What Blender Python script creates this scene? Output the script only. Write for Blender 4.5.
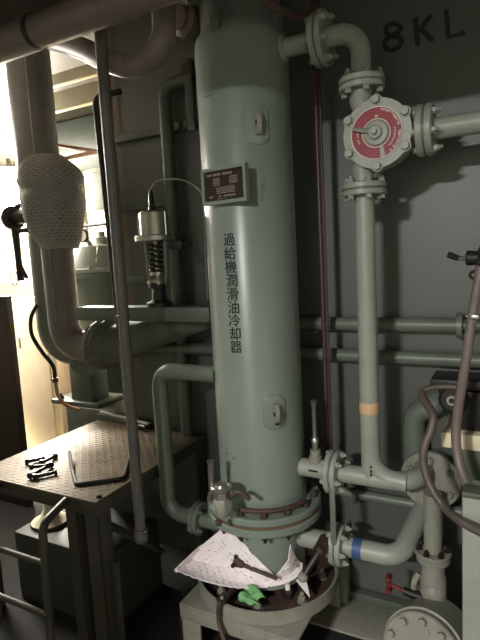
import bpy, bmesh, math, random
from mathutils import Vector, Matrix, Quaternion

random.seed(7)
SC = bpy.context.scene
COL = SC.collection
for _o in list(bpy.data.objects):
    bpy.data.objects.remove(_o, do_unlink=True)

# ------------------------------------------------------------------ camera
FPX = 515.0
YAW, PITCH, ROLL = math.radians(28.5), math.radians(7.0), math.radians(3.1)
EYE = Vector((0, 0, 1.6))
FW = Vector((-math.sin(YAW) * math.cos(PITCH), math.cos(YAW) * math.cos(PITCH), -math.sin(PITCH)))
R0 = Vector((math.cos(YAW), math.sin(YAW), 0))
U0 = R0.cross(FW)
RT = R0 * math.cos(ROLL) - U0 * math.sin(ROLL)
UP = U0 * math.cos(ROLL) + R0 * math.sin(ROLL)
cam_data = bpy.data.cameras.new('camera')
cam_data.sensor_width = 36.0
cam_data.lens = FPX / 640.0 * 36.0
cam_data.clip_start = 0.02
cam = bpy.data.objects.new('camera', cam_data)
COL.objects.link(cam)
cam.matrix_world = Matrix((
    (RT.x, UP.x, -FW.x, EYE.x), (RT.y, UP.y, -FW.y, EYE.y), (RT.z, UP.z, -FW.z, EYE.z), (0, 0, 0, 1)))
SC.camera = cam

# ------------------------------------------------------------------ world, exposure
world = bpy.data.worlds.new('world')
SC.world = world
world.use_nodes = True
world.node_tree.nodes['Background'].inputs[0].default_value = (0.05, 0.055, 0.05, 1)
world.node_tree.nodes['Background'].inputs[1].default_value = 0.3
SC.view_settings.view_transform = 'Standard'
SC.view_settings.look = 'None'
SC.view_settings.gamma = 1.0
SC.view_settings.use_curve_mapping = False
SC.view_settings.exposure = 0.7

# room lamp, bay floodlight and two added bay fill lamps (their housings are built further down)
ROOM_LAMP = Vector((-0.75, -2.5, 2.70))
ROOM_POWER = 165.0
BAY_LAMP = Vector((-5.6, 4.5, 2.50))
BAY_POWER = 330.0
BAY_FILL = Vector((-5.7, 5.1, 2.80))
BAY_FILL_POWER = 400.0
SIDE_FILL = Vector((-4.7, 2.65, 2.75))
SIDE_FILL_POWER = 105.0


def area_light(name, loc, target, sx, sy, power, color):
    d = bpy.data.lights.new(name, 'AREA')
    d.shape = 'RECTANGLE'
    d.size, d.size_y = sx, sy
    d.energy = power
    d.color = color
    o = bpy.data.objects.new(name, d)
    COL.objects.link(o)
    o.location = loc
    o.rotation_euler = (Vector(target) - Vector(loc)).to_track_quat('-Z', 'Y').to_euler()
    return o


area_light('room_lamp_light', ROOM_LAMP + Vector((0, 0.0, -0.045)), (-0.75, -2.15, -1.4), 0.34, 0.14, ROOM_POWER, (1.0, 0.985, 0.97))
area_light('bay_lamp_light', BAY_LAMP + Vector((0.06, -0.05, -0.03)), (-2.0, 1.6, 1.5), 0.7, 0.5, BAY_POWER, (1.0, 0.94, 0.84))
area_light('bay_fill_light', BAY_FILL + Vector((0, 0, -0.05)), BAY_FILL + Vector((0.15, 0.3, -2)), 1.2, 0.4, BAY_FILL_POWER, (1.0, 0.95, 0.86))  # added fill that brightens the far bay wall

area_light('bay_side_fill', SIDE_FILL + Vector((0, 0, -0.05)), SIDE_FILL + Vector((0.5, 0.1, -1)), 1.2, 0.3, SIDE_FILL_POWER, (1.0, 0.95, 0.84))  # added fill for bay surfaces that face the viewer


# ------------------------------------------------------------------ pixel helpers (direction only; depth from planes)
def ray(x, y):
    return FW + RT * ((x - 240) / FPX) - UP * ((y - 320) / FPX)


def onY(x, y, Y):
    d = ray(x, y)
    return EYE + d * (Y / d.y)


def onZ(x, y, Z):
    d = ray(x, y)
    return EYE + d * ((Z - EYE.z) / d.z)


def onX(x, y, X):
    d = ray(x, y)
    return EYE + d * (X / d.x)


def onCyl(x, y, cx, cy, r):
    d = ray(x, y)
    a = d.x * d.x + d.y * d.y
    b = -2 * (d.x * cx + d.y * cy)
    c = cx * cx + cy * cy - r * r
    t = (-b - math.sqrt(max(b * b - 4 * a * c, 0))) / (2 * a)
    return EYE + d * t


# ------------------------------------------------------------------ materials
def lin(c):
    out = []
    for v in c:
        v = v / 255.0
        out.append(v / 12.92 if v <= 0.04045 else ((v + 0.055) / 1.055) ** 2.4)
    return (*out, 1.0)


MATS = {}


def mat(name, rgb, rough=0.5, metal=0.0, var=0.18, scale=6.0, bump=0.05, bscale=60.0,
        spots=None, spot_amt=0.0, spot_scale=14.0, spec=0.5, emit=None, estr=0.0):
    if name in MATS:
        return MATS[name]
    m = bpy.data.materials.new(name)
    m.use_nodes = True
    nt = m.node_tree
    N, L = nt.nodes, nt.links
    b = N['Principled BSDF']
    b.inputs['Roughness'].default_value = rough
    b.inputs['Metallic'].default_value = metal
    b.inputs['Specular IOR Level'].default_value = spec
    tc = N.new('ShaderNodeTexCoord')
    nz = N.new('ShaderNodeTexNoise')
    nz.inputs['Scale'].default_value = scale
    nz.inputs['Detail'].default_value = 6
    nz.inputs['Roughness'].default_value = 0.65
    L.new(tc.outputs['Object'], nz.inputs['Vector'])
    rp = N.new('ShaderNodeValToRGB')
    c = lin(rgb)
    rp.color_ramp.elements[0].position = 0.3
    rp.color_ramp.elements[1].position = 0.7
    rp.color_ramp.elements[0].color = (*[v * (1 - var) for v in c[:3]], 1)
    rp.color_ramp.elements[1].color = (*[min(1, v * (1 + var)) for v in c[:3]], 1)
    L.new(nz.outputs['Fac'], rp.inputs['Fac'])
    col = rp.outputs['Color']
    if spots:
        n2 = N.new('ShaderNodeTexNoise')
        n2.inputs['Scale'].default_value = spot_scale
        n2.inputs['Detail'].default_value = 8
        n2.inputs['Roughness'].default_value = 0.7
        L.new(tc.outputs['Object'], n2.inputs['Vector'])
        r2 = N.new('ShaderNodeValToRGB')
        p = 0.74 - 0.3 * spot_amt
        r2.color_ramp.elements[0].position = p
        r2.color_ramp.elements[1].position = min(1, p + 0.06)
        L.new(n2.outputs['Fac'], r2.inputs['Fac'])
        mx = N.new('ShaderNodeMix')
        mx.data_type = 'RGBA'
        L.new(r2.outputs['Color'], mx.inputs[0])
        L.new(col, mx.inputs[6])
        mx.inputs[7].default_value = lin(spots)
        col = mx.outputs[2]
    L.new(col, b.inputs['Base Color'])
    if bump:
        n3 = N.new('ShaderNodeTexNoise')
        n3.inputs['Scale'].default_value = bscale
        n3.inputs['Detail'].default_value = 4
        L.new(tc.outputs['Object'], n3.inputs['Vector'])
        bp = N.new('ShaderNodeBump')
        bp.inputs['Strength'].default_value = bump
        bp.inputs['Distance'].default_value = 0.01
        L.new(n3.outputs['Fac'], bp.inputs['Height'])
        L.new(bp.outputs['Normal'], b.inputs['Normal'])
    if emit:
        b.inputs['Emission Color'].default_value = lin(emit)
        b.inputs['Emission Strength'].default_value = estr
    MATS[name] = m
    return m


GREEN = (150, 163, 146)
M_cool = mat('cooler_paint', (120, 131, 121), 0.32, var=0.06, scale=4, bump=0.02, bscale=30, spots=(96, 92, 74), spot_amt=0.05, spot_scale=22)
M_pipe = mat('pipe_paint', (146, 149, 138), 0.42, var=0.1, scale=9, bump=0.05, bscale=50, spots=(84, 72, 58), spot_amt=0.26, spot_scale=34)
M_pipe2 = mat('pipe_paint_worn', (134, 133, 121), 0.5, var=0.16, scale=14, bump=0.1, bscale=60, spots=(74, 60, 48), spot_amt=0.36, spot_scale=36)
M_wall = mat('wall_paint', (82, 86, 79), 0.42, var=0.07, scale=2.2, bump=0.03, bscale=14, spots=(88, 92, 78), spot_amt=0.06, spot_scale=5)
M_dkgreen = mat('dark_green_paint', (80, 87, 76), 0.45, var=0.14, scale=7, bump=0.05, spots=(56, 48, 38), spot_amt=0.12)
M_mdgreen = mat('green_paint', (98, 106, 95), 0.42, var=0.12, scale=7, bump=0.04, spots=(70, 62, 48), spot_amt=0.1)
M_cream = mat('cream_paint', (226, 214, 184), 0.55, var=0.08, scale=3, bump=0.03, spots=(150, 118, 84), spot_amt=0.12)
M_white = mat('white_paint', (236, 232, 218), 0.6, var=0.05, scale=2, bump=0.02)
M_lag = mat('lagging_brown', (116, 107, 102), 0.5, var=0.16, scale=7, bump=0.08, bscale=35, spots=(74, 62, 56), spot_amt=0.1)
M_laggray = mat('lagging_gray', (122, 120, 114), 0.48, 0.25, var=0.12, scale=5, bump=0.06, bscale=30)
M_over = mat('overhead_brown', (118, 107, 100), 0.5, var=0.18, scale=9, bump=0.08, spots=(70, 58, 50), spot_amt=0.15)
M_ins = mat('insulation_blanket', (138, 134, 128), 0.85, var=0.15, scale=20, bump=0.3, bscale=50)
M_cloth = mat('insulation_cloth', (90, 94, 86), 0.75, var=0.22, scale=10, bump=0.3, bscale=25, spots=(150, 150, 138), spot_amt=0.12)
M_steel = mat('bare_steel', (168, 166, 158), 0.35, 0.85, var=0.12, scale=12, bump=0.04)
M_dsteel = mat('dark_steel', (58, 52, 48), 0.45, 0.6, var=0.25, scale=20, bump=0.1)
M_black = mat('black_iron', (34, 31, 29), 0.5, 0.2, var=0.25, scale=20, bump=0.1)
M_rust = mat('rusty_iron', (80, 62, 54), 0.65, 0.3, var=0.3, scale=25, bump=0.2)
M_copper = mat('copper_tube', (178, 134, 98), 0.45, 0.3, var=0.15, scale=10, bump=0.03)
M_redrod = mat('red_brown_paint', (68, 45, 43), 0.42, var=0.15, scale=10, bump=0.04)
M_brown = mat('dark_brown_paint', (58, 40, 36), 0.5, var=0.15, scale=6, bump=0.05)
M_red = mat('red_enamel', (136, 20, 32), 0.5, var=0.1, scale=20, bump=0.02)
M_redh = mat('red_handle', (112, 30, 32), 0.45, var=0.12, scale=20, bump=0.05)
M_pale = mat('pale_print', (222, 214, 200), 0.6, var=0.05, bump=0)
M_plate = mat('nameplate_maroon', (42, 30, 29), 0.35, 0.2, var=0.15, scale=30, bump=0.02)
M_tabletop = mat('tread_plate', (114, 100, 80), 0.6, 0.25, var=0.2, scale=9, bump=0.08, spots=(92, 78, 58), spot_amt=0.45, spot_scale=8)
M_tabfr = mat('platform_paint', (66, 63, 54), 0.5, var=0.14, scale=9, bump=0.06, spots=(72, 60, 44), spot_amt=0.18)
M_dkbrown = mat('bay_ceiling_brown', (66, 62, 52), 0.6, var=0.15, scale=3, bump=0.04)  # darker brown than the near ceiling, used for the bay ceiling
M_conduit = mat('conduit_paint', (92, 89, 85), 0.5, var=0.16, scale=9, bump=0.08)
M_floor = mat('floor_plate', (30, 28, 26), 0.8, var=0.25, scale=4, bump=0.08, spots=(22, 20, 18), spot_amt=0.25, spot_scale=3)
M_ceil = mat('ceiling_paint', (100, 97, 90), 0.6, var=0.12, scale=2, bump=0.03)
M_pad = mat('absorbent_pad', (240, 230, 232), 0.9, var=0.05, scale=12, bump=0.15, bscale=180)
M_padd = mat('pad_bond_points', (178, 154, 148), 0.9, var=0.1, bump=0)
M_ink = mat('black_paint', (24, 26, 26), 0.5, var=0.1, bump=0)
M_hose = mat('hose_rubber', (86, 77, 71), 0.45, var=0.12, scale=12, bump=0.06)
M_hose2 = mat('hose_pink', (108, 97, 92), 0.4, var=0.12, scale=12, bump=0.05)
M_blue = mat('blue_band', (58, 82, 128), 0.5, var=0.08, bump=0.02)
M_tape = mat('tan_tape', (206, 170, 130), 0.6, var=0.08, bump=0.05)
M_rag = mat('green_cloth', (112, 168, 108), 0.8, var=0.15, scale=18, bump=0.3)
M_gasket = mat('gasket_brown', (98, 80, 60), 0.6, var=0.2, scale=20, bump=0.1)
M_wire = mat('netting_wire', (196, 192, 186), 0.6, 0.1, var=0.1, bump=0)
M_lens = mat('lamp_diffuser', (250, 248, 240), 0.4, bump=0, var=0.0, emit=(255, 247, 230), estr=30)
M_lens2 = mat('flood_diffuser', (250, 248, 240), 0.4, bump=0, var=0.0, emit=(255, 246, 226), estr=30)

# ------------------------------------------------------------------ mesh builder
OFF = {}


def frame(axis):
    a = Vector(axis).normalized()
    h = Vector((0, 0, 1)) if abs(a.z) < 0.9 else Vector((1, 0, 0))
    u = a.cross(h).normalized()
    return a, u, a.cross(u)


class MB:
    def __init__(s):
        s.v, s.f, s.mi = [], [], []

    def add(s, vs, fs, mi=0):
        n = len(s.v)
        s.v += [Vector(v) for v in vs]
        s.f += [tuple(i + n for i in f) for f in fs]
        s.mi += [mi] * len(fs)
        return s

    def box(s, lo, hi, bev=0.0, rot=None, mi=0):
        lo, hi = Vector(lo), Vector(hi)
        c = (lo + hi) / 2
        d = (hi - lo) / 2
        bm = bmesh.new()
        bmesh.ops.create_cube(bm, size=2)
        for v in bm.verts:
            v.co = Vector((v.co.x * d.x, v.co.y * d.y, v.co.z * d.z))
        if bev > 0:
            bmesh.ops.bevel(bm, geom=bm.edges[:], offset=min(bev, min(d) * 0.9), segments=2, affect='EDGES', profile=0.5)
        bm.verts.index_update()
        vs = [(rot @ v.co if rot else v.co) + c for v in bm.verts]
        fs = [[v.index for v in f.verts] for f in bm.faces]
        bm.free()
        return s.add(vs, fs, mi)

    def lathe(s, prof, origin=(0, 0, 0), axis=(0, 0, 1), n=32, cap=True, mi=0, a0=0.0, a1=2 * math.pi):
        a, u, w = frame(axis)
        o = Vector(origin)
        vs, fs = [], []
        full = abs(a1 - a0 - 2 * math.pi) < 1e-6
        m = n if full else n + 1
        for (r, h) in prof:
            for k in range(m):
                t = a0 + (a1 - a0) * k / n
                vs.append(o + a * h + (u * math.cos(t) + w * math.sin(t)) * r)
        for i in range(len(prof) - 1):
            for k in range(n):
                k2 = (k + 1) % m
                fs.append((i * m + k, i * m + k2, (i + 1) * m + k2, (i + 1) * m + k))
        if cap and full:
            if prof[0][0] > 1e-6:
                fs.append(tuple(range(m - 1, -1, -1)))
            if prof[-1][0] > 1e-6:
                fs.append(tuple((len(prof) - 1) * m + k for k in range(m)))
        return s.add(vs, fs, mi)

    def cyl(s, p0, p1, r, r2=None, n=24, mi=0, bev=0.0):
        p0, p1 = Vector(p0), Vector(p1)
        L = (p1 - p0).length
        r2 = r if r2 is None else r2
        if bev:
            pr = [(r - bev, 0), (r, bev), (r2, L - bev), (r2 - bev, L)]
        else:
            pr = [(r, 0), (r2, L)]
        return s.lathe(pr, p0, p1 - p0, n, True, mi)

    def tube(s, path, r, n=14, cap=True, mi=0):
        P = [Vector(p) for p in path]
        m = len(P)
        R = r if isinstance(r, (list, tuple)) else [r] * m
        T = []
        for i in range(m):
            T.append((P[min(i + 1, m - 1)] - P[max(i - 1, 0)]).normalized())
        _, u, _ = frame(T[0])
        vs, fs = [], []
        for i in range(m):
            if i:
                u = T[i - 1].rotation_difference(T[i]) @ u
            u = (u - T[i] * u.dot(T[i])).normalized()
            w = T[i].cross(u)
            for k in range(n):
                t = 2 * math.pi * k / n
                vs.append(P[i] + (u * math.cos(t) + w * math.sin(t)) * R[i])
        for i in range(m - 1):
            for k in range(n):
                k2 = (k + 1) % n
                fs.append((i * n + k, i * n + k2, (i + 1) * n + k2, (i + 1) * n + k))
        if cap:
            fs.append(tuple(range(n - 1, -1, -1)))
            fs.append(tuple((m - 1) * n + k for k in range(n)))
        return s.add(vs, fs, mi)

    def prism(s, poly, ext, mi=0):
        P = [Vector(p) for p in poly]
        e = Vector(ext)
        n = len(P)
        vs = P + [p + e for p in P]
        fs = [tuple(range(n - 1, -1, -1)), tuple(range(n, 2 * n))]
        for i in range(n):
            j = (i + 1) % n
            fs.append((i, j, n + j, n + i))
        return s.add(vs, fs, mi)

    def ball(s, c, r, n=16, sc=(1, 1, 1), mi=0):
        pr = [(max(r * math.sin(math.pi * k / 10), 0), -r * math.cos(math.pi * k / 10)) for k in range(11)]
        m = MB()
        m.lathe(pr, (0, 0, 0), (0, 0, 1), n, False)
        return s.add([Vector((v.x * sc[0], v.y * sc[1], v.z * sc[2])) + Vector(c) for v in m.v], m.f, mi)

    def build(s, name, material, parent=None, smooth=True, angle=35, kind=None, label=None):
        off = OFF.get(parent.name, Vector((0, 0, 0))) if parent else Vector((0, 0, 0))
        me = bpy.data.meshes.new(name)
        me.from_pydata([tuple(v - off) for v in s.v], [], s.f)
        ms = material if isinstance(material, (list, tuple)) else [material]
        for m in ms:
            me.materials.append(m)
        if len(ms) > 1:
            me.polygons.foreach_set('material_index', s.mi)
        bm = bmesh.new()
        bm.from_mesh(me)
        bmesh.ops.remove_doubles(bm, verts=bm.verts, dist=1e-5)
        bmesh.ops.recalc_face_normals(bm, faces=bm.faces)
        bm.to_mesh(me)
        bm.free()
        if smooth:
            me.polygons.foreach_set('use_smooth', [True] * len(me.polygons))
            me.set_sharp_from_angle(angle=math.radians(angle))
        me.update()
        o = bpy.data.objects.new(name, me)
        COL.objects.link(o)
        if parent:
            o.parent = parent
            OFF[o.name] = off
        if kind:
            o['kind'] = kind
        if label:
            o['label'] = label
        return o


def thing(name, label, cat, loc, group=None):
    o = bpy.data.objects.new(name, None)
    o.empty_display_size = 0.05
    COL.objects.link(o)
    o.location = loc
    OFF[o.name] = Vector(loc)
    o['label'] = label
    o['category'] = cat
    if group:
        o['group'] = group
    return o


def tag(o, label, cat, group=None):
    o['label'] = label
    o['category'] = cat
    if group:
        o['group'] = group
    return o


def struct(o):
    o['kind'] = 'structure'
    return o


def fillet(pts, R, n=9):
    P = [Vector(p) for p in pts]
    out = [P[0]]
    for i in range(1, len(P) - 1):
        a = (P[i - 1] - P[i])
        b = (P[i + 1] - P[i])
        la, lb = a.length, b.length
        a.normalize()
        b.normalize()
        ang = a.angle(b)
        if ang > math.pi - 0.02:
            out.append(P[i])
            continue
        t = min(R / math.tan(ang / 2), la * 0.98, lb * 0.98)
        p0, p1 = P[i] + a * t, P[i] + b * t
        rr = t * math.tan(ang / 2)
        c = P[i] + (a + b).normalized() * (rr / math.sin(ang / 2))
        q0, q1 = p0 - c, p1 - c
        tot = q0.angle(q1)
        ax = q0.cross(q1).normalized()
        for k in range(n + 1):
            out.append(c + Quaternion(ax, tot * k / n) @ q0)
    out.append(P[-1])
    return out


def spline(pts, n=8):
    P = [Vector(p) for p in pts]
    out = []
    for i in range(len(P) - 1):
        p0, p1, p2, p3 = P[max(i - 1, 0)], P[i], P[i + 1], P[min(i + 2, len(P) - 1)]
        for k in range(n):
            t = k / n
            out.append(0.5 * ((2 * p1) + (p2 - p0) * t + (2 * p0 - 5 * p1 + 4 * p2 - p3) * t * t + (3 * p1 - p0 - 3 * p2 + p3) * t ** 3))
    out.append(P[-1])
    return out


# shared bolt meshes (unit across-corner radius 1, head height 1)
BOLTS = {}


def bolt(parent, pos, axis, r, material, h=None, name='bolt', stud=False):
    key = (material.name, stud)
    if key not in BOLTS:
        b = MB()
        b.lathe([(1.25, 0), (1.25, 0.18), (1.0, 0.18)], n=12, cap=False)
        b.lathe([(1.0, 0.18), (1.0, 0.95), (0.86, 1.1)], n=6)
        if stud:
            b.lathe([(0.55, 1.0), (0.55, 1.7), (0.45, 1.8)], n=8)
        me_o = b.build('bolt', material, None, angle=30)
        BOLTS[key] = me_o.data
        bpy.data.objects.remove(me_o, do_unlink=True)
    o = bpy.data.objects.new(name, BOLTS[key])
    COL.objects.link(o)
    off = OFF.get(parent.name, Vector((0, 0, 0)))
    o.parent = parent
    o.location = Vector(pos) - off
    o.rotation_euler = Vector(axis).to_track_quat('Z', 'Y').to_euler()
    hh = h if h else r * 1.1
    o.scale = (r, r, hh)
    return o


def flange(parent, c, axis, R, th, nb, material, br=0.011, name='flange', pcd=0.8, both=True, phase=0.0, gap=0.0025):
    """pair of flange discs meeting at c, bolts on both outer faces"""
    a, u, w = frame(axis)
    c = Vector(c)
    bv = th * 0.15
    for sgn in (-1, 1):
        m = MB()
        m.lathe([(R - bv, 0), (R, bv), (R, th - bv), (R - bv, th)], c + a * sgn * gap, a * sgn, 36)
        m.build(name, material, parent)
    MB().cyl(c - a * gap, c + a * gap, R * 0.95, n=28).build('gasket', M_dkgreen, parent)
    for k in range(nb):
        t = phase + 2 * math.pi * k / nb
        d = (u * math.cos(t) + w * math.sin(t)) * R * pcd
        bolt(parent, c + d + a * (th + gap), a, br, material, stud=True)
        bolt(parent, c + d - a * (th + gap), -a, br, material)


def disc(parent, c, axis, R, th, material, name='flange', n=36):
    bv = th * 0.15
    return MB().lathe([(R - bv, 0), (R, bv), (R, th - bv), (R - bv, th)], c, axis, n).build(name, material, parent)


# ================================================================== STRUCTURE
FZ = -0.08
WY = 2.30
WX0 = -1.99
struct(MB().box((-8, -4, FZ - 0.1), (2.6, 6, FZ)).build('floor', M_floor, smooth=False))
struct(MB().box((-8, -4, 2.98), (2.6, WY + 0.06, 3.08)).build('ceiling', M_ceil, smooth=False))
struct(MB().box((-8, WY + 0.06, 2.98), (2.6, 6, 3.08)).build('ceiling_bay', M_dkbrown, smooth=False))
wall = struct(MB().box((WX0, WY, FZ), (2.6, WY + 0.06, 2.98)).build('wall_back', M_wall, smooth=False))
struct(MB().box((-8, 5.6, FZ), (2.6, 5.7, 2.98)).build('wall_far', M_white, smooth=False))
struct(MB().box((-8.1, -4, FZ), (-8, 6, 2.98)).build('wall_left', M_white, smooth=False))
struct(MB().box((2.5, -4, FZ), (2.6, WY, 2.98)).build('wall_right', M_white, smooth=False))
struct(MB().box((-8, -4.1, FZ), (2.6, -4, 2.98)).build('wall_front', M_white, smooth=False))
struct(MB().box((-8, 2.95, FZ), (-2.75, 5.6, FZ + 0.02)).build('floor_bay', M_cream, smooth=False))
# unseen wall added beside the viewer, keeps the room lamp off the left
struct(MB().box((-8, -0.84, FZ), (-0.965, -0.78, 2.98)).build('added_blocker_wall', M_dkgreen, smooth=False))
# deck girder above the overhead pipe
struct(MB().box((-4.4, 1.50, 2.44), (-1.15, 1.53, 2.98), 0.003).build('trim_4', M_over, smooth=False))
struct(MB().box((-0.84, 2.02, FZ), (-0.42, 2.245, FZ + 0.012), 0.003).build('trim_5', M_pipe2))
# coaming ledge at the foot of the back wall
led = struct(MB().box((-0.95, WY - 0.055, FZ), (2.4, WY - 0.002, FZ + 0.05), 0.006).build('trim_1', M_dkgreen))
# unseen deck beam, put in to shade the upper wall from the room lamp
struct(MB().box((-4.0, 0.22, 2.70), (2.4, 0.30, 2.98)).box((-4.0, 0.13, 2.39), (2.4, 0.39, 2.70), 0.01).build('trim_2', M_ceil))
struct(MB().box((-4.6, 1.02, 2.44), (-0.6, 1.1, 2.98), 0.004).build('trim_3', M_over))


# painted figures 8KL on the wall
def ribbon(m, pts, w, nrm=Vector((0, -1, 0)), th=0.0012):
    P = [Vector(p) for p in pts]
    n = len(P)
    vs, fs = [], []
    for i in range(n):
        t = (P[min(i + 1, n - 1)] - P[max(i - 1, 0)]).normalized()
        s = t.cross(nrm).normalized() * w / 2
        for q in (P[i] - s, P[i] + s):
            vs += [q, q + nrm * th]
    for i in range(n - 1):
        a, b = i * 4, (i + 1) * 4
        fs += [(a + 1, a + 3, b + 3, b + 1), (a, a + 1, b + 1, b), (a + 3, a + 2, b + 2, b + 3)]
    fs += [(0, 2, 3, 1), (4 * n - 4, 4 * n - 3, 4 * n - 1, 4 * n - 2)]
    m.add(vs, fs)


def wpx(lst):
    return [onY(x, y, WY) - Vector((0, 0.0005, 0)) for x, y in lst]


for nm, strokes in (
        ('painted_numeral', [([(399.5, 26), (393, 23.5), (386.5, 27), (386.5, 33), (393, 36.5), (400.5, 38), (401, 44), (395, 49.5),
                               (387, 49), (384.5, 43), (389, 37.5), (397, 33), (401, 29), (399.5, 26)], True)]),
        ('painted_letter', [([(415, 17.5), (418, 46)], False), ([(432, 14.5), (417.5, 32)], False), ([(421, 29), (433, 41)], False)]),
        ('painted_letter', [([(446, 10), (448.5, 37.5), (465, 32.5)], False)])):
    m = MB()
    for pts, sm in strokes:
        P = wpx(pts)
        ribbon(m, spline(P, 5) if sm else P, 0.0195)
    m.build(nm, M_ink, wall, smooth=False)

# ================================================================== OIL COOLER
CX, CY, CR = -0.986, 1.95, 0.188
cooler = thing('oil_cooler', 'tall pale green cylindrical oil cooler with black vertical lettering', 'oil cooler', (CX, CY, 0.14))
A = (CX, CY, 0)
shell = MB().lathe([(CR + 0.004, 0.555), (CR, 0.57), (CR, 2.425), (CR - 0.006, 2.45), (CR - 0.024, 2.474), (CR - 0.026, 2.48)], A, n=72).build('shell', M_cool, cooler)
MB().lathe([(CR - 0.028, 2.478), (CR - 0.028, 2.60)], A, n=64).build('head', M_mdgreen, cooler)
MB().lathe([(CR + 0.03, 2.595), (CR + 0.035, 2.6), (CR + 0.035, 2.63), (CR + 0.03, 2.635)], A, n=64).build('head_flange', M_mdgreen, cooler)
MB().lathe([(CR + 0.03, 2.637), (CR + 0.035, 2.64), (CR + 0.035, 2.668), (CR * 0.9, 2.70), (CR * .4, 2.74), (0, 2.75)], A, n=48, cap=False).build('head_cover', M_mdgreen, cooler)
for k in range(10):
    t = 2 * math.pi * (k + 0.3) / 10
    bolt(cooler, (CX + math.cos(t) * (CR + 0.016), CY + math.sin(t) * (CR + 0.016), 2.595), (0, 0, -1), 0.014, M_mdgreen, 0.02)
# lifting lugs near the head
for px in (219, 273):
    p = onCyl(px, 22, CX, CY, CR - 0.028)
    d = Vector((p.x - CX, p.y - CY, 0)).normalized()
    s = Vector((-d.y, d.x, 0))
    m = MB()
    m.prism([p + s * -0.02 + Vector((0, 0, -0.035)), p + s * 0.02 + Vector((0, 0, -0.035)), p + s * 0.02 + Vector((0, 0, 0.02)), p + s * -0.02 + Vector((0, 0, 0.02))], d * 0.032)
    m.build('lug', M_mdgreen, cooler)
# main lower flange pair
FR = 0.252
for z0, z1 in ((0.522, 0.553), (0.474, 0.508)):
    MB().lathe([(FR - 0.006, z0), (FR, z0 + 0.006), (FR, z1 - 0.006), (FR - 0.006, z1)], A, n=72).build('main_flange', M_cool, cooler)
MB().lathe([(FR - 0.008, 0.508), (FR - 0.008, 0.522)], A, n=64).build('gasket', M_gasket, cooler)
for k in range(14):
    t = 2 * math.pi * (k + 0.5) / 14
    c = Vector((CX + math.cos(t) * (FR - 0.03), CY + math.sin(t) * (FR - 0.03), 0))
    bolt(cooler, c + Vector((0, 0, 0.553)), (0, 0, 1), 0.0135, M_rust, 0.017, stud=True)
    bolt(cooler, c + Vector((0, 0, 0.474)), (0, 0, -1), 0.0135, M_black, 0.017, stud=True)
MB().lathe([(0.172, 0.20), (0.172, 0.474)], A, n=64).build('lower_channel', M_cool, cooler)
# drip tray base with raised rim
TR = 0.312
MB().lathe([(TR, 0.145), (TR + 0.004, 0.15), (TR + 0.004, 0.205), (TR - 0.004, 0.207), (TR - 0.008, 0.203), (TR - 0.010, 0.16)], A, n=72, cap=True).build('drip_tray', M_pipe2, cooler)
MB().lathe([(TR - 0.009, 0.160), (TR - 0.009, 0.167), (0.0, 0.168)], A, n=64, cap=False).build('tray_floor', M_rust, cooler)
for k in range(8):
    t = 2 * math.pi * (k + 0.35) / 8
    bolt(cooler, (CX + math.cos(t) * 0.245, CY + math.sin(t) * 0.245, 0.168), (0, 0, 1), 0.017, M_pipe2, 0.022, stud=True)


# handhold pads
def pad_lug(py0, py1, px0, px1, flip):
    pc = onCyl((px0 + px1) / 2, (py0 + py1) / 2, CX, CY, CR)
    a0 = math.atan2(onCyl(px0, py0, CX, CY, CR).y - CY, onCyl(px0, py0, CX, CY, CR).x - CX)
    a1 = math.atan2(onCyl(px1, py0, CX, CY, CR).y - CY, onCyl(px1, py0, CX, CY, CR).x - CX)
    z1 = onCyl(px0, py0, CX, CY, CR).z
    z0 = onCyl(px0, py1, CX, CY, CR).z
    m = MB()
    nu, nv = 10, 14
    hw, hh = (a1 - a0) / 2 * CR, (z1 - z0) / 2
    ac, zc = (a0 + a1) / 2, (z0 + z1) / 2
    # rounded-rectangle plate
    pts = []
    rc = min(abs(hw), hh) * 0.7
    for qx, qz, s0 in ((1, 1, 0), (-1, 1, 90), (-1, -1, 180), (1, -1, 270)):
        for k in range(6):
            t = math.radians(s0 + 90 * k / 5)
            pts.append((qx * (abs(hw) - rc) + math.cos(t) * rc, qz * (hh - rc) + math.sin(t) * rc))
    rings = [(1.0, 0.0), (1.0, 0.004), (0.93, 0.0075), (0.45, 0.0085), (0.0, 0.0085)]
    vs, fs = [], []
    n = len(pts)
    for sc, hgt in rings:
        for x, z in pts:
            a = ac + x * sc / CR
            vs.append((CX + math.cos(a) * (CR + hgt), CY + math.sin(a) * (CR + hgt), zc + z * sc))
    for i in range(len(rings) - 1):
        for k in range(n):
            k2 = (k + 1) % n
            fs.append((i * n + k, i * n + k2, (i + 1) * n + k2, (i + 1) * n + k))
    pl = MB().add(vs, fs).build('lug_pad', M_cool, cooler)
    d = Vector((math.cos(ac), math.sin(ac), 0))
    s = Vector((-d.y, d.x, 0))
    base = Vector((CX, CY, zc)) + d * (CR + 0.007)
    m = MB()
    poly = []
    H = hh * 0.58
    for k in range(9):
        t = math.radians(-90 + 180 * k / 8)
        poly.append(base + d * (0.036 * math.cos(t) ** 0.6) + Vector((0, 0, H * math.sin(t))))
    m.prism([p - s * 0.0125 + s * 0.004 for p in poly], s * 0.016)
    m.build('padeye', M_pipe2, pl)
    m = MB()
    m.lathe([(0.0, 0), (0.008, 0), (0.008, 0.021), (0.0, 0.021)], base + d * 0.02 - s * 0.0125, s, 14, False)
    m.build('eye_hole', M_black, pl)
    if flip:
        bolt(pl, base + d * 0.015 + s * 0.0 + Vector((0, 0, -H * 0.9)), d, 0.008, M_black)


pad_lug(104, 145, 244, 267, False)
pad_lug(396, 431, 262, 284, True)


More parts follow.
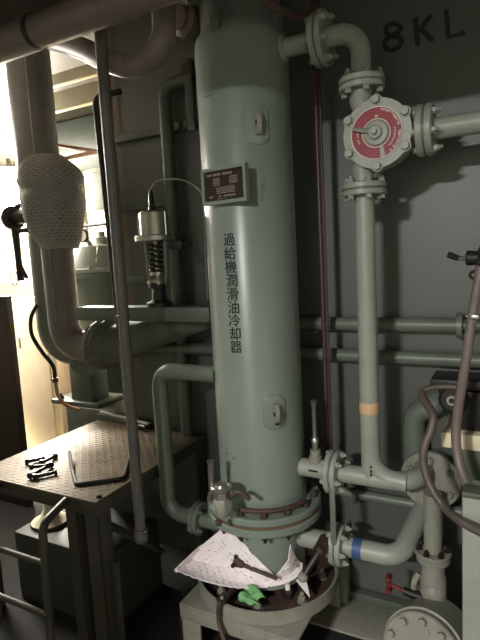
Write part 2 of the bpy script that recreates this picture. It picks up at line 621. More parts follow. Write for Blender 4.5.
# name plate on a small box bracket
def nameplate():
    pc = onCyl(221, 185, CX, CY, CR)
    ang = math.atan2(pc.y - CY, pc.x - CX)
    d = Vector((math.cos(ang), math.sin(ang), 0))
    s = Vector((-d.y, d.x, 0))
    Y0 = Vector((CX, CY, 0)) + d * (CR + 0.03)

    def on(x, y):
        r = ray(x, y)
        t = (Y0 - EYE).dot(d) / r.dot(d)
        return EYE + r * t
    c = on(224.5, 185)
    w = (on(246.5, 185) - on(202.5, 185)).length / 2
    h = (on(223, 166.5) - on(223, 203.5)).length / 2
    Z = Vector((0, 0, 1))
    br = MB()
    for dz in (-h * 0.62, h * 0.62):
        q = c + Z * dz
        br.prism([q - s * w * 0.5 - Z * 0.006, q + s * w * 0.5 - Z * 0.006, q + s * w * 0.5 + Z * 0.006, q - s * w * 0.5 + Z * 0.006], -d * 0.05)
    br.build('nameplate_bracket', M_cool, cooler)
    fr = MB()
    t = 0.012
    for x0, x1, z0, z1 in ((-w, w, h - t, h), (-w, w, -h, -h + t), (-w, -w + t, -h + t, h - t), (w - t, w, -h + t, h - t)):
        fr.prism([c + s * x0 + Z * z0, c + s * x1 + Z * z0, c + s * x1 + Z * z1, c + s * x0 + Z * z1], d * 0.01)
    fr.prism([c - s * w - Z * h, c + s * w - Z * h, c + s * w + Z * h, c - s * w + Z * h], -d * 0.012)
    f = fr.build('nameplate_frame', M_cool, cooler)
    w2, h2 = w - t - 0.001, h - t - 0.001
    ch = 0.008
    P = [(-w2 + ch, -h2), (w2 - ch, -h2), (w2, -h2 + ch), (w2, h2 - ch), (w2 - ch, h2), (-w2 + ch, h2), (-w2, h2 - ch), (-w2, -h2 + ch)]
    MB().prism([c + s * x + Z * z for x, z in P], d * 0.004).build('nameplate', M_plate, f, smooth=False)
    pr = MB()
    e = d * 0.0046

    def bar(x0, x1, zc, hh):
        q = c + d * 0.0041
        pr.prism([q + s * x0 * w2 + Z * (zc - hh) * h2, q + s * x1 * w2 + Z * (zc - hh) * h2, q + s * x1 * w2 + Z * (zc + hh) * h2, q + s * x0 * w2 + Z * (zc + hh) * h2], d * 0.0006)
    rnd = random.Random(3)
    # rows of print: title, two blocks, centre block, footer
    sx = -1.0   # s points to the left in view
    def row(x0, x1, z, hh, step=0.05, fill=0.7):
        x = x0
        while x < x1:
            L = step * rnd.uniform(0.6, 1.4)
            if rnd.random() < fill:
                a, b = sorted((LR * x, LR * min(x + L * 0.8, x1)))
                bar(a, b, z, hh)
            x += L
    LR = 1.0 if s.dot(RT) > 0 else -1.0
    row(-0.85, 0.8, 0.76, 0.07, 0.09, 0.8)
    for z in (0.47, 0.33, 0.19, 0.06):
        row(-0.55, -0.2, z, 0.035, 0.08, 1)
        row(0.3, 0.7, z + 0.04, 0.035, 0.08, 1)
    for z in (-0.14, -0.26, -0.38, -0.50):
        row(-0.4, 0.55, z, 0.03, 0.12, 1)
    row(-0.8, 0.75, -0.72, 0.05, 0.1, 0.8)
    row(-0.4, 0.35, -0.88, 0.03, 0.07, 0.7)
    pr.build('nameplate_print', mat('nameplate_letters', (140, 126, 118), 0.5, bump=0), f, smooth=False)


nameplate()


# vertical black lettering
def shell_text():
    chars = '過給機潤滑油冷却器'
    p0 = onCyl(229.0, 239.5, CX, CY, CR)
    p1 = onCyl(236.0, 347.0, CX, CY, CR)
    ang0 = math.atan2(p0.y - CY, p0.x - CX)
    ang1 = math.atan2(p1.y - CY, p1.x - CX)
    size = 0.0505
    for i, chx in enumerate(chars):
        t = i / (len(chars) - 1)
        ang = ang0 + (ang1 - ang0) * t
        zc = p0.z + (p1.z - p0.z) * t
        cu = bpy.data.curves.new('glyph', 'FONT')
        cu.body = chx
        cu.size = 1.0
        cu.resolution_u = 3
        to = bpy.data.objects.new('glyph', cu)
        COL.objects.link(to)
        dg = bpy.context.evaluated_depsgraph_get()
        dg.update()
        ev = to.evaluated_get(dg)
        me = ev.to_mesh()
        vs = [v.co.copy() for v in me.vertices]
        fs = [tuple(p.vertices) for p in me.polygons]
        ev.to_mesh_clear()
        bpy.data.objects.remove(to, do_unlink=True)
        if not vs:
            continue
        x0, x1 = min(v.x for v in vs), max(v.x for v in vs)
        y0, y1 = min(v.y for v in vs), max(v.y for v in vs)
        k = size / max(y1 - y0, x1 - x0)
        out = []
        for v in vs:
            a = ang + (v.x - (x0 + x1) / 2) * k / CR
            out.append((CX + math.cos(a) * (CR + 0.0007), CY + math.sin(a) * (CR + 0.0007), zc + (v.y - (y0 + y1) / 2) * k))
        g_ = MB()
        for du, dz in ((-0.0011, 0), (0.0011, 0), (0, 0.0008), (0, -0.0008)):
            tv = Vector((-math.sin(ang), math.cos(ang), 0)) * du + Vector((0, 0, dz))
            g_.add([Vector(q) + tv for q in out], fs)
        g_.build('lettering', M_ink, cooler, smooth=False)


shell_text()
# small scratch marks and dark smear on the shell
m = MB()
for (xa, ya), (xb, yb), wd in (((199, 101), (206, 97), 0.005), ((206, 97), (212, 95), 0.003), ((226, 453), (235, 459), 0.004)):
    a, b = onCyl(xa, ya, CX, CY, CR + 0.0006), onCyl(xb, yb, CX, CY, CR + 0.0006)
    nrm = Vector((a.x - CX, a.y - CY, 0)).normalized()
    ribbon(m, [a, (a + b) / 2 + nrm * 0.0004, b], wd, nrm, 0.0004)
m.build('scratch', M_ink, cooler, smooth=False)
m = MB()
a, b = onCyl(263, 178, CX, CY, CR + 0.0006), onCyl(262, 201, CX, CY, CR + 0.0006)
nrm = Vector((a.x - CX, a.y - CY, 0)).normalized()
ribbon(m, [a, a.lerp(b, 0.15), b], 0.016, nrm, 0.0003)
m.build('drip_stain', mat('stain_gray', (104, 110, 100), 0.6, var=0.2, scale=30, bump=0), cooler, smooth=False)

# support stand
stand = thing('cooler_stand', 'grey green steel stand with open front under the oil cooler', 'stand', (CX, CY, FZ))
sx0, sx1, sy0, sy1, st = -1.262, -0.72, 1.64, 2.18, 0.143
MB().box((sx0, sy0, st - 0.012), (sx1, sy1, st), 0.004).build('top_plate', M_pipe2, stand)
MB().box((sx0 + 0.002, sy0, st - 0.07), (sx1 - 0.002, sy0 + 0.012, st - 0.012), 0.002).build('front_apron', M_pipe2, stand)
MB().box((sx0, sy0 + 0.012, st - 0.07), (sx0 + 0.012, sy1, st - 0.012), 0.002).build('side_apron', M_pipe2, stand)
for x in (sx0, sx1 - 0.1):
    for y in (sy0 + 0.001, sy1 - 0.02):
        MB().box((x, y, FZ), (x + 0.1, y + 0.012, st - 0.068), 0.002).box((x, y, FZ), (x + 0.012, y + 0.07 if y < 2 else y - 0.06, st - 0.068), 0.002).build('leg', M_pipe2, stand)

# ================================================================== UPPER OUTLET: nozzle, elbow, three-way valve
VY = CY
PX = -0.505
VX, VZ = -0.437, 2.0
NZ = 2.385
up = thing('outlet_elbow_pipe', 'grey green elbow pipe from the cooler top down to the red dial valve', 'pipe', (PX, VY, 2.19))
MB().tube([(CX + CR - 0.03, VY, NZ), (-0.70, VY, NZ)], 0.036, 24).build('nozzle', M_pipe, up)
MB().lathe([(0.05, 0), (0.05, 0.012), (0.04, 0.02)], (CX + CR - 0.012, VY, NZ), (1, 0, 0), 28).build('nozzle_pad', M_pipe, up)
flange(up, (-0.652, VY, NZ), (1, 0, 0), 0.098, 0.022, 6, M_pipe, 0.012, phase=0.3)
MB().tube(fillet([(-0.645, VY, NZ), (PX, VY, NZ), (PX, VY, 2.22)], 0.085, 14), 0.036, 24).build('elbow', M_pipe, up)
flange(up, (PX, VY, 2.195), (0, 0, 1), 0.082, 0.02, 6, M_pipe, 0.012, phase=0.5)

valve = thing('three_way_valve', 'grey green three-way valve with round red dial plate and pointer', 'valve', (VX, VY, VZ))
V0 = Vector((VX, VY, VZ))
m = MB()
m.lathe([(0.05, -0.075), (0.10, -0.06), (0.112, -0.03), (0.112, 0.045), (0.09, 0.06)], V0, (0, -1, 0), 36)
m.tube(spline([(PX, VY, 2.18), (PX, VY, 2.13), (VX - 0.02, VY, VZ + 0.05), (VX, VY, VZ)], 5), [0.04] * 4 + [0.043] * 4 + [0.06] * 4 + [0.07] * 4, 20)
m.tube(spline([(PX, VY, 1.85), (PX, VY, 1.90), (VX - 0.02, VY, VZ - 0.06), (VX, VY, VZ)], 5), [0.04] * 4 + [0.043] * 4 + [0.06] * 4 + [0.07] * 4, 20)
m.tube([(VX, VY, VZ), (VX + 0.06, VY, VZ), (VX + 0.15, VY, VZ)], [0.08, 0.06, 0.04], 24)
m.build('body', M_pipe, valve)
# lobed bonnet
YF = VY - 0.078
poly = []
n = 96
for k in range(n):
    t = 2 * math.pi * k / n
    d6 = abs(((t - math.pi / 2) / (math.pi / 3) + 0.5) % 1.0 - 0.5)
    R = 0.118 + 0.013 * max(0, 1 - (d6 / 0.16) ** 2)
    poly.append(Vector((VX + math.cos(t) * R, YF, VZ + math.sin(t) * R)))
MB().prism(poly, (0, 0.03, 0)).build('bonnet', M_pipe, valve)
for k in range(6):
    t = math.pi / 2 + k * math.pi / 3
    bolt(valve, (VX + math.cos(t) * 0.112, YF, VZ + math.sin(t) * 0.112), (0, -1, 0), 0.0155, M_pipe, 0.016)
dial = MB()
dial.lathe([(0.089, 0), (0.089, 0.004), (0.05, 0.004), (0.0, 0.004)], (VX, YF, VZ), (0, -1, 0), 48, False)
dialo = dial.build('dial_plate', M_red, valve, label='round red dial plate')
rim = MB()
for R in (0.0875, 0.0475):
    rim.lathe([(R - 0.0014, 0.0042), (R + 0.0014, 0.0042), (R + 0.0014, 0.0052), (R - 0.0014, 0.0052), (R - 0.0014, 0.0042)], (VX, YF, VZ), (0, -1, 0), 48, False)
rim.build('dial_rim', M_pale, dialo)
# scale gap near the bottom, port legend marks
g = MB()


def dpt(r, deg, h):
    t = math.radians(deg)
    return Vector((VX + math.cos(t) * r, YF - h, VZ + math.sin(t) * r))


g.prism([dpt(0.05, -77, 0.0042), dpt(0.087, -81, 0.0042), dpt(0.087, -70, 0.0042), dpt(0.05, -62, 0.0042)], (0, -0.0012, 0))
g.build('dial_gap', M_pipe, dialo, smooth=False)
g = MB()
rnd = random.Random(11)
for r0, r1, d0, d1, step in ((0.075, 0.083, 78, -55, 5.6), (0.061, 0.066, 10, -50, 6.0), (0.063, 0.068, 206, 176, 7.0), (0.053, 0.060, 92, 80, 12)):
    a = d0
    sg = -1 if d1 < d0 else 1
    while (a - d1) * sg < 0:
        if rnd.random() < 0.86:
            for kk in range(2):
                b0 = a + sg * kk * step * 0.45
                rr0, rr1 = (r0, r1) if rnd.random() < 0.6 else ((r0 + r1) / 2, r1)
                g.prism([dpt(rr0, b0, 0.0042), dpt(rr1, b0, 0.0042), dpt(rr1, b0 + sg * step * 0.28, 0.0042), dpt(rr0, b0 + sg * step * 0.28, 0.0042)], (0, -0.0006, 0))
        a += sg * step
g.build('dial_marks', M_pale, dialo, smooth=False, kind='stuff')
MB().lathe([(0.044, 0.004), (0.044, 0.010), (0.04, 0.014), (0.024, 0.016), (0.024, 0.026), (0.019, 0.03)], (VX, YF, VZ), (0, -1, 0), 36).build('hub', M_pipe, valve)
bolt(valve, (VX, YF - 0.03, VZ), (0, -1, 0), 0.011, M_pipe, 0.014)
pt = MB()
a0, b0 = dpt(0.0, 160, 0.02), dpt(0.082, 164, 0.02)
pt.tube([a0, a0.lerp(b0, 0.4), b0], [0.011, 0.009, 0.006], 10)
pt.build('pointer', M_pipe, valve)
# right-hand branch flanges and pipe
br = thing('branch_pipe', 'horizontal grey green pipe leaving the red dial valve to the right', 'pipe', (-0.26, VY, VZ))
flange(br, (-0.285, VY, VZ), (1, 0, 0), 0.088, 0.024, 6, M_pipe, 0.012, phase=0.2)
MB().tube([(-0.265, VY, VZ), (0.9, VY, VZ + 0.0)], 0.037, 24).build('pipe_run', M_pipe, br)

# lower flange and long vertical pipe with tee
down = thing('riser_pipe', 'vertical grey green riser pipe with tan tape band below the red dial valve', 'pipe', (PX, VY, 0.70))
flange(down, (PX, VY, 1.822), (0, 0, 1), 0.082, 0.02, 6, M_pipe, 0.012, phase=0.5)
LZ = 0.702
MB().tube([(PX, VY, 1.80), (PX, VY, LZ)], 0.0365, 26).build('riser', M_pipe, down)
zt = onY(369, 407, VY).z
MB().lathe([(0.0372, zt - 0.022), (0.0380, zt - 0.02), (0.0380, zt + 0.02), (0.0372, zt + 0.022)], (PX, VY, 0), n=26, cap=False).build('tape_band', M_tape, down)
# tee fillet
MB().tube(fillet([(PX, VY, 0.83), (PX + 0.005, VY, LZ + 0.005), (PX + 0.14, VY, LZ)], 0.10, 10), 0.0362, 22).build('tee_bend', M_pipe, down)
EX = -0.33
MB().tube(fillet([(-0.64, VY, LZ), (EX, VY, LZ), (EX, 2.16, LZ)], 0.10, 12), 0.0372, 24).build('header', M_pipe, down)
flange(down, (-0.655, VY, LZ), (1, 0, 0), 0.088, 0.022, 6, M_pipe, 0.0115, phase=0.25)
MB().tube([(CX + CR - 0.02, VY, LZ), (-0.675, VY, LZ)], 0.038, 24).build('lower_nozzle', M_pipe, down)
m = MB()
p = onY(371, 470, VY - 0.037)
for dz in (0.012, -0.006, -0.02):
    m.box(p + Vector((-0.004, -0.0012, dz - 0.005)), p + Vector((0.004, 0.0004, dz + 0.005)))
m.build('stencil_mark', M_ink, down, smooth=False)
p = onY(313, 471, VY - 0.038)
MB().box(p + Vector((-0.02, -0.0012, -0.004)), p + Vector((0.02, 0.001, 0.004))).build('slot_mark', M_ink, down, smooth=False)
# round end flange facing the room
ef = thing('round_wall_flange', 'round grey flange with four bolts behind the brown hose', 'flange', (EX, 2.14, LZ))
ec = onY(430, 481, 2.12)
MB().lathe([(0.115, 0), (0.12, 0.005), (0.12, 0.025), (0.115, 0.03)], (ec.x, 2.15, ec.z), (0, -1, 0), 40).build('disc', M_pipe2, ef)
for k in range(6):
    t = math.radians(30 + 60 * k)
    bolt(ef, (ec.x + math.cos(t) * 0.088, 2.12, ec.z + math.sin(t) * 0.088), (0, -1, 0), 0.0155, M_pipe2, 0.018, stud=True)
MB().cyl((ec.x, 2.15, ec.z), (ec.x, WY - 0.002, ec.z), 0.075).build('neck', M_dkgreen, ef)
# link bar between flange pairs
lk = MB()
lk.box((-0.655, VY - 0.075, 0.39), (-0.632, VY - 0.069, 0.66), 0.002)
tag(lk.build('bonding_strap', M_mdgreen), 'flat grey strap linking the two lower flange pairs', 'strap')

# thermometer in its pocket
thm = thing('thermometer', 'slim brass thermometer standing in a pocket on the lower nozzle', 'thermometer', (-0.735, VY, LZ + 0.036))
tb = Vector((-0.735, VY, 0))
MB().lathe([(0.028, LZ + 0.028), (0.028, LZ + 0.055), (0.022, LZ + 0.06), (0.022, LZ + 0.085)], tb, n=18).build('pocket', M_pipe2, thm)
MB().lathe([(0.013, LZ + 0.085), (0.013, LZ + 0.115), (0.016, LZ + 0.115), (0.016, LZ + 0.13), (0.009, LZ + 0.14)], tb, n=12).build('nut', M_steel, thm)
MB().lathe([(0.0095, LZ + 0.14), (0.0095, LZ + 0.27), (0.012, LZ + 0.275), (0.014, LZ + 0.292), (0.016, LZ + 0.295)], tb, n=12).build('stem', M_steel, thm)

# ================================================================== LOWER NOZZLE LINE WITH BLUE BAND
Z2 = 0.385
low = thing('blue_banded_pipe', 'grey green bottom pipe with a blue band and an elbow towards the wall', 'pipe', (-0.64, VY, Z2))
MB().tube([(CX + 0.16, VY, Z2), (-0.665, VY, Z2)], 0.042, 24).build('nozzle', M_pipe, low)
flange(low, (-0.645, VY, Z2), (1, 0, 0), 0.085, 0.022, 6, M_pipe, 0.0115, phase=0.1)
pe = onY(428, 494, 2.28)
ex2 = -0.40
MB().tube(fillet([(-0.625, VY, Z2), (ex2, VY, Z2), (pe.x, 2.29, pe.z - 0.02)], 0.075, 12), 0.041, 24).build('elbow_run', M_pipe, low)
MB().cyl((-0.582, VY, Z2), (-0.545, VY, Z2), 0.0418, n=26).build('blue_band', M_blue, low)

dc = thing('drain_cock', 'dark drain cock with a lever handle on the bottom nozzle', 'drain cock', (-0.74, VY - 0.05, Z2))
q0 = onY(322, 547, VY - 0.085)
q1 = onY(303, 577, VY - 0.16)
MB().cyl((q0.x, VY - 0.03, q0.z), (q0.x, VY - 0.115, q0.z), 0.031, 0.026, 18, bev=0.004).build('body', M_rust, dc)
for r_ in (0.024, 0.016):
    MB().lathe([(r_ - 0.003, 0.0), (r_ - 0.003, 0.006), (r_ + 0.003, 0.006), (r_ + 0.003, 0)], (q0.x, VY - 0.113, q0.z), (0, -1, 0), 18, False).build('ring', M_dsteel, dc)
MB().tube([q0 + Vector((0, -0.01, 0)), q0.lerp(q1, 0.5), q1], [0.016, 0.0135, 0.014], 12).build('lever', M_dsteel, dc)
MB().ball(q1, 0.021, 14).build('lever_end', M_pipe2, dc)

# ================================================================== SAMPLING VALVE AT LEFT OF MAIN FLANGE
sv = thing('sampling_valve', 'small steel valve with upright stem on the left of the cooler flange', 'valve', (-1.13, 1.66, 0.5))
svb = onCyl(222, 500, CX, CY, FR + 0.075)
B = Vector((svb.x, svb.y, 0))
z0 = svb.z
MB().lathe([(0.012, z0 - 0.075), (0.026, z0 - 0.06), (0.036, z0 - 0.02), (0.036, z0 + 0.0), (0.03, z0 + 0.01)], B, n=8).build('body', M_pipe2, sv)
MB().lathe([(0.033, z0 + 0.01), (0.033, z0 + 0.036), (0.026, z0 + 0.042)], B, n=6).build('hex_bonnet', M_steel, sv)
MB().lathe([(0.036, z0 + 0.042), (0.041, z0 + 0.048), (0.041, z0 + 0.056), (0.035, z0 + 0.06), (0.026, z0 + 0.056), (0.02, z0 + 0.066), (0, z0 + 0.068)], B, n=26, cap=False).build('cap_ring', M_steel, sv)
h0 = B + Vector((-0.045, 0.0, z0 + 0.03))
h1 = onY(210.5, 461, h0.y)
MB().tube([h0, h0.lerp(h1, 0.1), h0.lerp(h1, 0.94), h1], [0.009, 0.0105, 0.012, 0.017], 12).build('stem', M_steel, sv)
MB().lathe([(0.012, 0), (0.014, 0.01), (0.012, 0.02)], B + Vector((-0.01, -0.02, z0 - 0.075)), (0, 0, -1), 10).build('plug', M_rust, sv)
MB().tube(spline([B + Vector((0.02, 0.02, z0)), B + Vector((0.06, 0.03, z0 + 0.03)), B + Vector((0.10, 0.045, z0 + 0.0))], 6), 0.009, 10).build('bracket_arm', M_rust, sv)
p0 = onCyl(253, 503, CX, CY, FR - 0.01)
p1 = onCyl(300, 500, CX, CY, FR - 0.01)
vt = []
for k in range(9):
    x = 240 + (303 - 240) * k / 8
    q = onCyl(x, 500, CX, CY, FR - 0.025)
    vt.append(Vector((q.x, q.y, 0.582)))
tag(MB().tube(vt, 0.010, 10).build('vent_tube', M_rust), 'thin rust brown tube curving round the cooler flange', 'tube')

# ================================================================== LEFT SIDE LOOP PIPE ON COOLER
LY = 1.85
lp = thing('loop_pipe', 'green bypass pipe looping down the left side of the oil cooler', 'pipe', (-1.3, LY, 0.42))
t0 = onY(208, 368, LY)
t1 = onY(160.5, 376, LY)
t2 = onY(168, 509, LY)
t3 = onY(200, 512, LY)
zT = (t0.z + t1.z) / 2
zB = t2.z - 0.01
vx = (t1.x + t2.x) / 2
MB().tube(fillet([(-1.13, LY, zT), (vx, LY, zT), (vx, LY, zB), (-1.12, LY, zB)], 0.075, 12), 0.0365, 22).build('pipe_run', M_mdgreen, lp)
fx = onY(199, 511, LY).x
flange(lp, (fx, LY, zB), (1, 0, 0), 0.073, 0.018, 4, M_mdgreen, 0.011, phase=0.6)

# ================================================================== RED BROWN ROD AND WALL PIPES
RYv = 2.10
rx = onY(321, 250, RYv).x
rod = thing('control_rod', 'thin red brown vertical rod behind the oil cooler', 'rod', (rx, RYv, 0.6))
MB().tube([(rx, RYv, 0.55), (rx, RYv, 2.97)], 0.009, 12).build('rod', M_redrod, rod)
MB().tube([(rx + 0.014, RYv + 0.01, 0.55), (rx + 0.014, RYv + 0.01, 2.97)], 0.006, 10).build('guide_tube', M_redrod, rod)
pj = onY(316, 28, RYv)
MB().lathe([(0.016, pj.z - 0.09), (0.024, pj.z - 0.08), (0.024, pj.z - 0.03), (0.018, pj.z - 0.02), (0.018, pj.z + 0.03), (0.026, pj.z + 0.035), (0.026, pj.z + 0.07), (0.012, pj.z + 0.08)], (rx, RYv, 0), n=16).build('coupling', M_pipe2, rod)

for zz, px1, lb, rr in ((1.276, 462, 'upper grey green wall pipe ending in a collar flange', 0.031), (1.133, 500, 'lower grey green wall pipe under the collared one', 0.030)):
    wp = thing('wall_pipe', lb, 'pipe', (-0.6, 2.235, zz), 'horizontal pipes along the back wall')
    xe = onY(px1, 327, 2.235).x if px1 < 480 else 1.2
    MB().tube([(WX0 + 0.05, 2.235, zz), (xe, 2.235, zz)], rr, 22).build('pipe_run', M_mdgreen, wp)
    for xs in (-1.3, -0.82 if px1 < 480 else -0.86):
        MB().box((xs - 0.02, 2.2, zz - rr - 0.008), (xs + 0.02, WY + 0.001, zz - rr + 0.002), 0.002).build('clip', M_dkgreen, wp)
    if px1 < 480:
        MB().lathe([(0.05, -0.012), (0.052, -0.01), (0.052, 0.010), (0.05, 0.012)], (xe - 0.008, 2.235, zz), (1, 0, 0), 26).build('collar', M_mdgreen, wp)
        MB().tube([(xe, 2.235, zz), (xe + 0.9, 2.235, zz)], 0.026, 18).build('stub', M_dkgreen, wp)
# small pipe low on the wall
q = onY(380, 498, 2.24)
wp = thing('thin_wall_pipe', 'thin grey pipe low on the back wall behind the tee', 'pipe', (-0.5, 2.24, q.z))
MB().tube([(-0.72, 2.24, q.z), (0.9, 2.24, q.z)], 0.023, 18).build('pipe_run', M_mdgreen, wp)
MB().box((-0.66, 2.2, q.z - 0.03), (-0.64, WY + 0.001, q.z + 0.03), 0.002).build('clip', M_dkgreen, wp)

# ================================================================== LOWER RIGHT: VALVE BLOCK, PUMP FLANGE, POST
RV = 2.0
vp = thing('drain_riser', 'worn grey riser with flange and small red handled cock above the pump', 'pipe', (-0.29, RV, 0.1))
c1 = onY(433, 556, RV)
px_ = c1.x
MB().tube([(px_, RV, c1.z), (px_, RV, LZ - 0.05)], 0.034, 20).build('riser', M_pipe2, vp)
disc(vp, (px_, RV, c1.z + 0.006), (0, 0, 1), 0.068, 0.018, M_pipe2)
disc(vp, (px_, RV, c1.z + 0.002), (0, 0, -1), 0.064, 0.018, M_pipe2)
for k in range(6):
    t = math.radians(60 * k + 10)
    bolt(vp, (px_ + math.cos(t) * 0.052, RV + math.sin(t) * 0.052, c1.z + 0.024), (0, 0, 1), 0.010, M_black, 0.012, stud=True)
zb = onY(432, 606, RV).z
MB().lathe([(0.045, zb), (0.05, zb + 0.03), (0.05, zb + 0.13), (0.044, zb + 0.145), (0.044, c1.z - 0.016)], (px_, RV, 0), n=28).build('body', M_pipe2, vp)
MB().ball((px_ + 0.003, RV - 0.02, zb + 0.075), 0.05, 18, (1, 1, 1.1)).build('elbow_boss', M_pipe2, vp)
MB().tube(spline([(px_ - 0.05, RV - 0.02, zb + 0.14), (px_ - 0.068, RV - 0.03, zb + 0.10), (px_ - 0.07, RV - 0.02, zb + 0.03)], 6), 0.012, 10).build('side_pipe', M_pipe2, vp)
hz = onY(405, 591, RV - 0.04)
ck = thing('red_handle_cock', 'small black cock with a red tee handle beside the worn riser', 'valve', (px_ - 0.08, RV - 0.04, hz.z))
MB().cyl((px_ - 0.04, RV - 0.04, hz.z - 0.01), (hz.x - 0.005, RV - 0.04, hz.z), 0.02, 0.016, 12).build('body', M_black, ck)
hx = onY(389, 584, RV - 0.04)
MB().cyl((hz.x, RV - 0.04, hz.z), (hx.x, RV - 0.04, hx.z), 0.008, n=10).build('spindle', M_redh, ck)
hw = MB()
hw.box((hx.x - 0.011, RV - 0.062, hx.z - 0.032), (hx.x + 0.011, RV - 0.018, hx.z - 0.018), 0.005)
hw.box((hx.x - 0.008, RV - 0.05, hx.z - 0.024), (hx.x + 0.008, RV - 0.03, hx.z + 0.03), 0.004)
hw.box((hx.x - 0.011, RV - 0.062, hx.z + 0.022), (hx.x + 0.011, RV - 0.018, hx.z + 0.036), 0.005)
hw.build('handle', M_redh, ck)
pm = thing('pump_casing', 'round grey pump casing end with bolts at the bottom edge', 'pump', (-0.3, 1.85, FZ))
pcx = onY(421, 651, 1.76)
pax = Vector((-0.15, -1, 0.3)).normalized()
pc0 = Vector((pcx.x, 1.76, pcx.z - 0.015))
MB().lathe([(0.13, -0.22), (0.15, -0.2), (0.15, -0.03), (0.142, -0.028), (0.142, 0.0), (0.136, 0.006), (0.0, 0.012)], pc0, pax, 44, False).build('casing', M_pipe2, pm)
_a, _u, _w = frame(pax)
for k in range(10):
    t = 2 * math.pi * (k + 0.5) / 10
    bolt(pm, pc0 + (_u * math.cos(t) + _w * math.sin(t)) * 0.115 + _a * 0.007, pax, 0.015, M_pipe2, 0.016, stud=False)
MB().box((pcx.x - 0.1, 1.86, FZ), (pcx.x + 0.12, 2.02, 0.02), 0.006).build('foot', M_dkgreen, pm)
MB().cyl((px_, RV, zb + 0.002), (px_, RV - 0.02, pc0.z + 0.02), 0.05).build('riser_boss', M_dkgreen, pm)
# lit side panel post
PY = 1.62
pl_ = onY(462, 560, PY)
post = thing('cabinet_post', 'pale grey green upright panel at the bottom right edge', 'panel', (pl_.x + 0.2, PY, FZ))
ptz = onY(462, 494, PY).z
MB().box((pl_.x, PY, FZ), (pl_.x + 0.45, PY + 0.06, ptz), 0.008).build('panel', M_pipe, post)
MB().box((pl_.x - 0.0, PY - 0.004, ptz - 0.01), (pl_.x + 0.46, PY + 0.065, ptz + 0.008), 0.004).build('top_edge', M_dkgreen, post)

# machine (dark) at right edge with cream plate
MY = 1.93
mc = thing('auxiliary_machine', 'dark machine block with a cream ledge at the right edge', 'machine', (0.1, MY, ptz))
e0 = onY(441, 440, MY)
MB().box((e0.x + 0.0, MY, e0.z - 0.028), (e0.x + 0.9, MY + 0.24, e0.z + 0.03), 0.006).build('ledge', M_cream, mc)
MB().box((e0.x + 0.05, MY + 0.03, ptz - 0.1), (e0.x + 0.9, MY + 0.26, e0.z - 0.028), 0.006).build('lower_body', M_dkgreen, mc)
MB().box((e0.x + 0.09, MY + 0.14, FZ), (e0.x + 0.16, MY + 0.22, ptz - 0.1), 0.006).build('leg', M_dkgreen, mc)
MB().box((e0.x + 0.55, MY + 0.12, FZ), (e0.x + 0.62, MY + 0.22, ptz - 0.1), 0.006).build('leg', M_dkgreen, mc)
b0 = onY(447, 385, MY)
MB().box((e0.x + 0.05, MY + 0.04, e0.z + 0.03), (e0.x + 0.9, MY + 0.25, b0.z - 0.03), 0.01).build('dark_block', M_black, mc)
MB().box((e0.x + 0.14, MY + 0.035, e0.z + 0.16), (e0.x + 0.26, MY + 0.045, e0.z + 0.175), 0.002).build('label_strip', M_cream, mc)
rc = onY(453, 398, MY)
MB().cyl((rc.x, MY + 0.07, rc.z), (rc.x, MY - 0.03, rc.z), 0.046, n=24, bev=0.008).build('motor_end', M_black, mc)
MB().lathe([(0.010, 0), (0.018, 0), (0.018, 0.012), (0.010, 0.012), (0.010, 0)], (rc.x, MY - 0.028, rc.z), (0, -1, 0), 16, False).build('shaft_ring', M_steel, mc)
tp = onY(448, 386, MY)
MB().box((tp.x - 0.06, MY - 0.01, tp.z - 0.01), (tp.x + 0.3, MY + 0.14, tp.z + 0.025), 0.008).build('terminal_cover', M_black, mc)
# elbow fitting behind (greyish casting)
ecb = onY(412, 430, 2.14)
cst = thing('pipe_casting', 'grey cast elbow fitting standing between wall and hose', 'fitting', (ecb.x, 2.18, ecb.z))
MB().tube(fillet([onY(415, 462, 2.2), onY(414, 415, 2.2), onY(445, 398, 2.2)], 0.07, 10), 0.046, 20).build('elbow', M_mdgreen, cst)

# hoses
hY = 1.9
tag(MB().tube(spline([onY(456, 387, MY - 0.02), onY(436, 387, hY), onY(422, 392, hY - 0.02), onY(426, 403, hY - 0.06), onY(433, 415, hY - 0.1), onY(431, 430, hY - 0.12), onY(424, 448, hY - 0.14), onY(424, 466, hY - 0.15),
                      onY(432, 489, hY - 0.17), onY(447, 510, hY - 0.2), onY(466, 524, hY - 0.31), onY(490, 537, hY - 0.36), onY(520, 560, hY - 0.42), (0.06, 1.42, 0.25), (0.12, 1.38, FZ + 0.015), (0.3, 1.36, FZ + 0.015)], 8),
               [0.011] * 16 + [0.0145] * 105, 12).build('rubber_hose', M_hose), 'brown rubber hose drooping in front of the round flange', 'hose')
pk = thing('drain_hose', 'shiny pinkish hose hanging down the right edge with steel clamp', 'hose', (-0.1, 1.75, 0.8))
hp = [onY(482, 262, 1.78), onY(477, 290, 1.78), onY(473, 312, 1.78), onY(466, 360, 1.77), onY(458, 410, 1.77), onY(456, 440, 1.76), onY(460, 465, 1.74), onY(470, 490, 1.70), onY(488, 512, 1.66), onY(510, 545, 1.58), (0.04, 1.52, 0.3), (0.06, 1.5, FZ + 0.016), (0.2, 1.46, FZ + 0.016)]
MB().tube(spline(hp, 8), 0.0155, 14).build('hose', M_hose2, pk)
cc = onY(475, 316, 1.78)
MB().lathe([(0.0165, -0.007), (0.019, -0.006), (0.019, 0.006), (0.0165, 0.007)], cc + Vector((-0.004, 0, 0)), hp[2] - hp[3], 18, False).build('hose_clamp', M_steel, pk)
MB().box(cc + Vector((-0.01, -0.03, -0.007)), cc + Vector((0.014, -0.018, 0.007)), 0.002).build('clamp_screw', M_steel, pk)
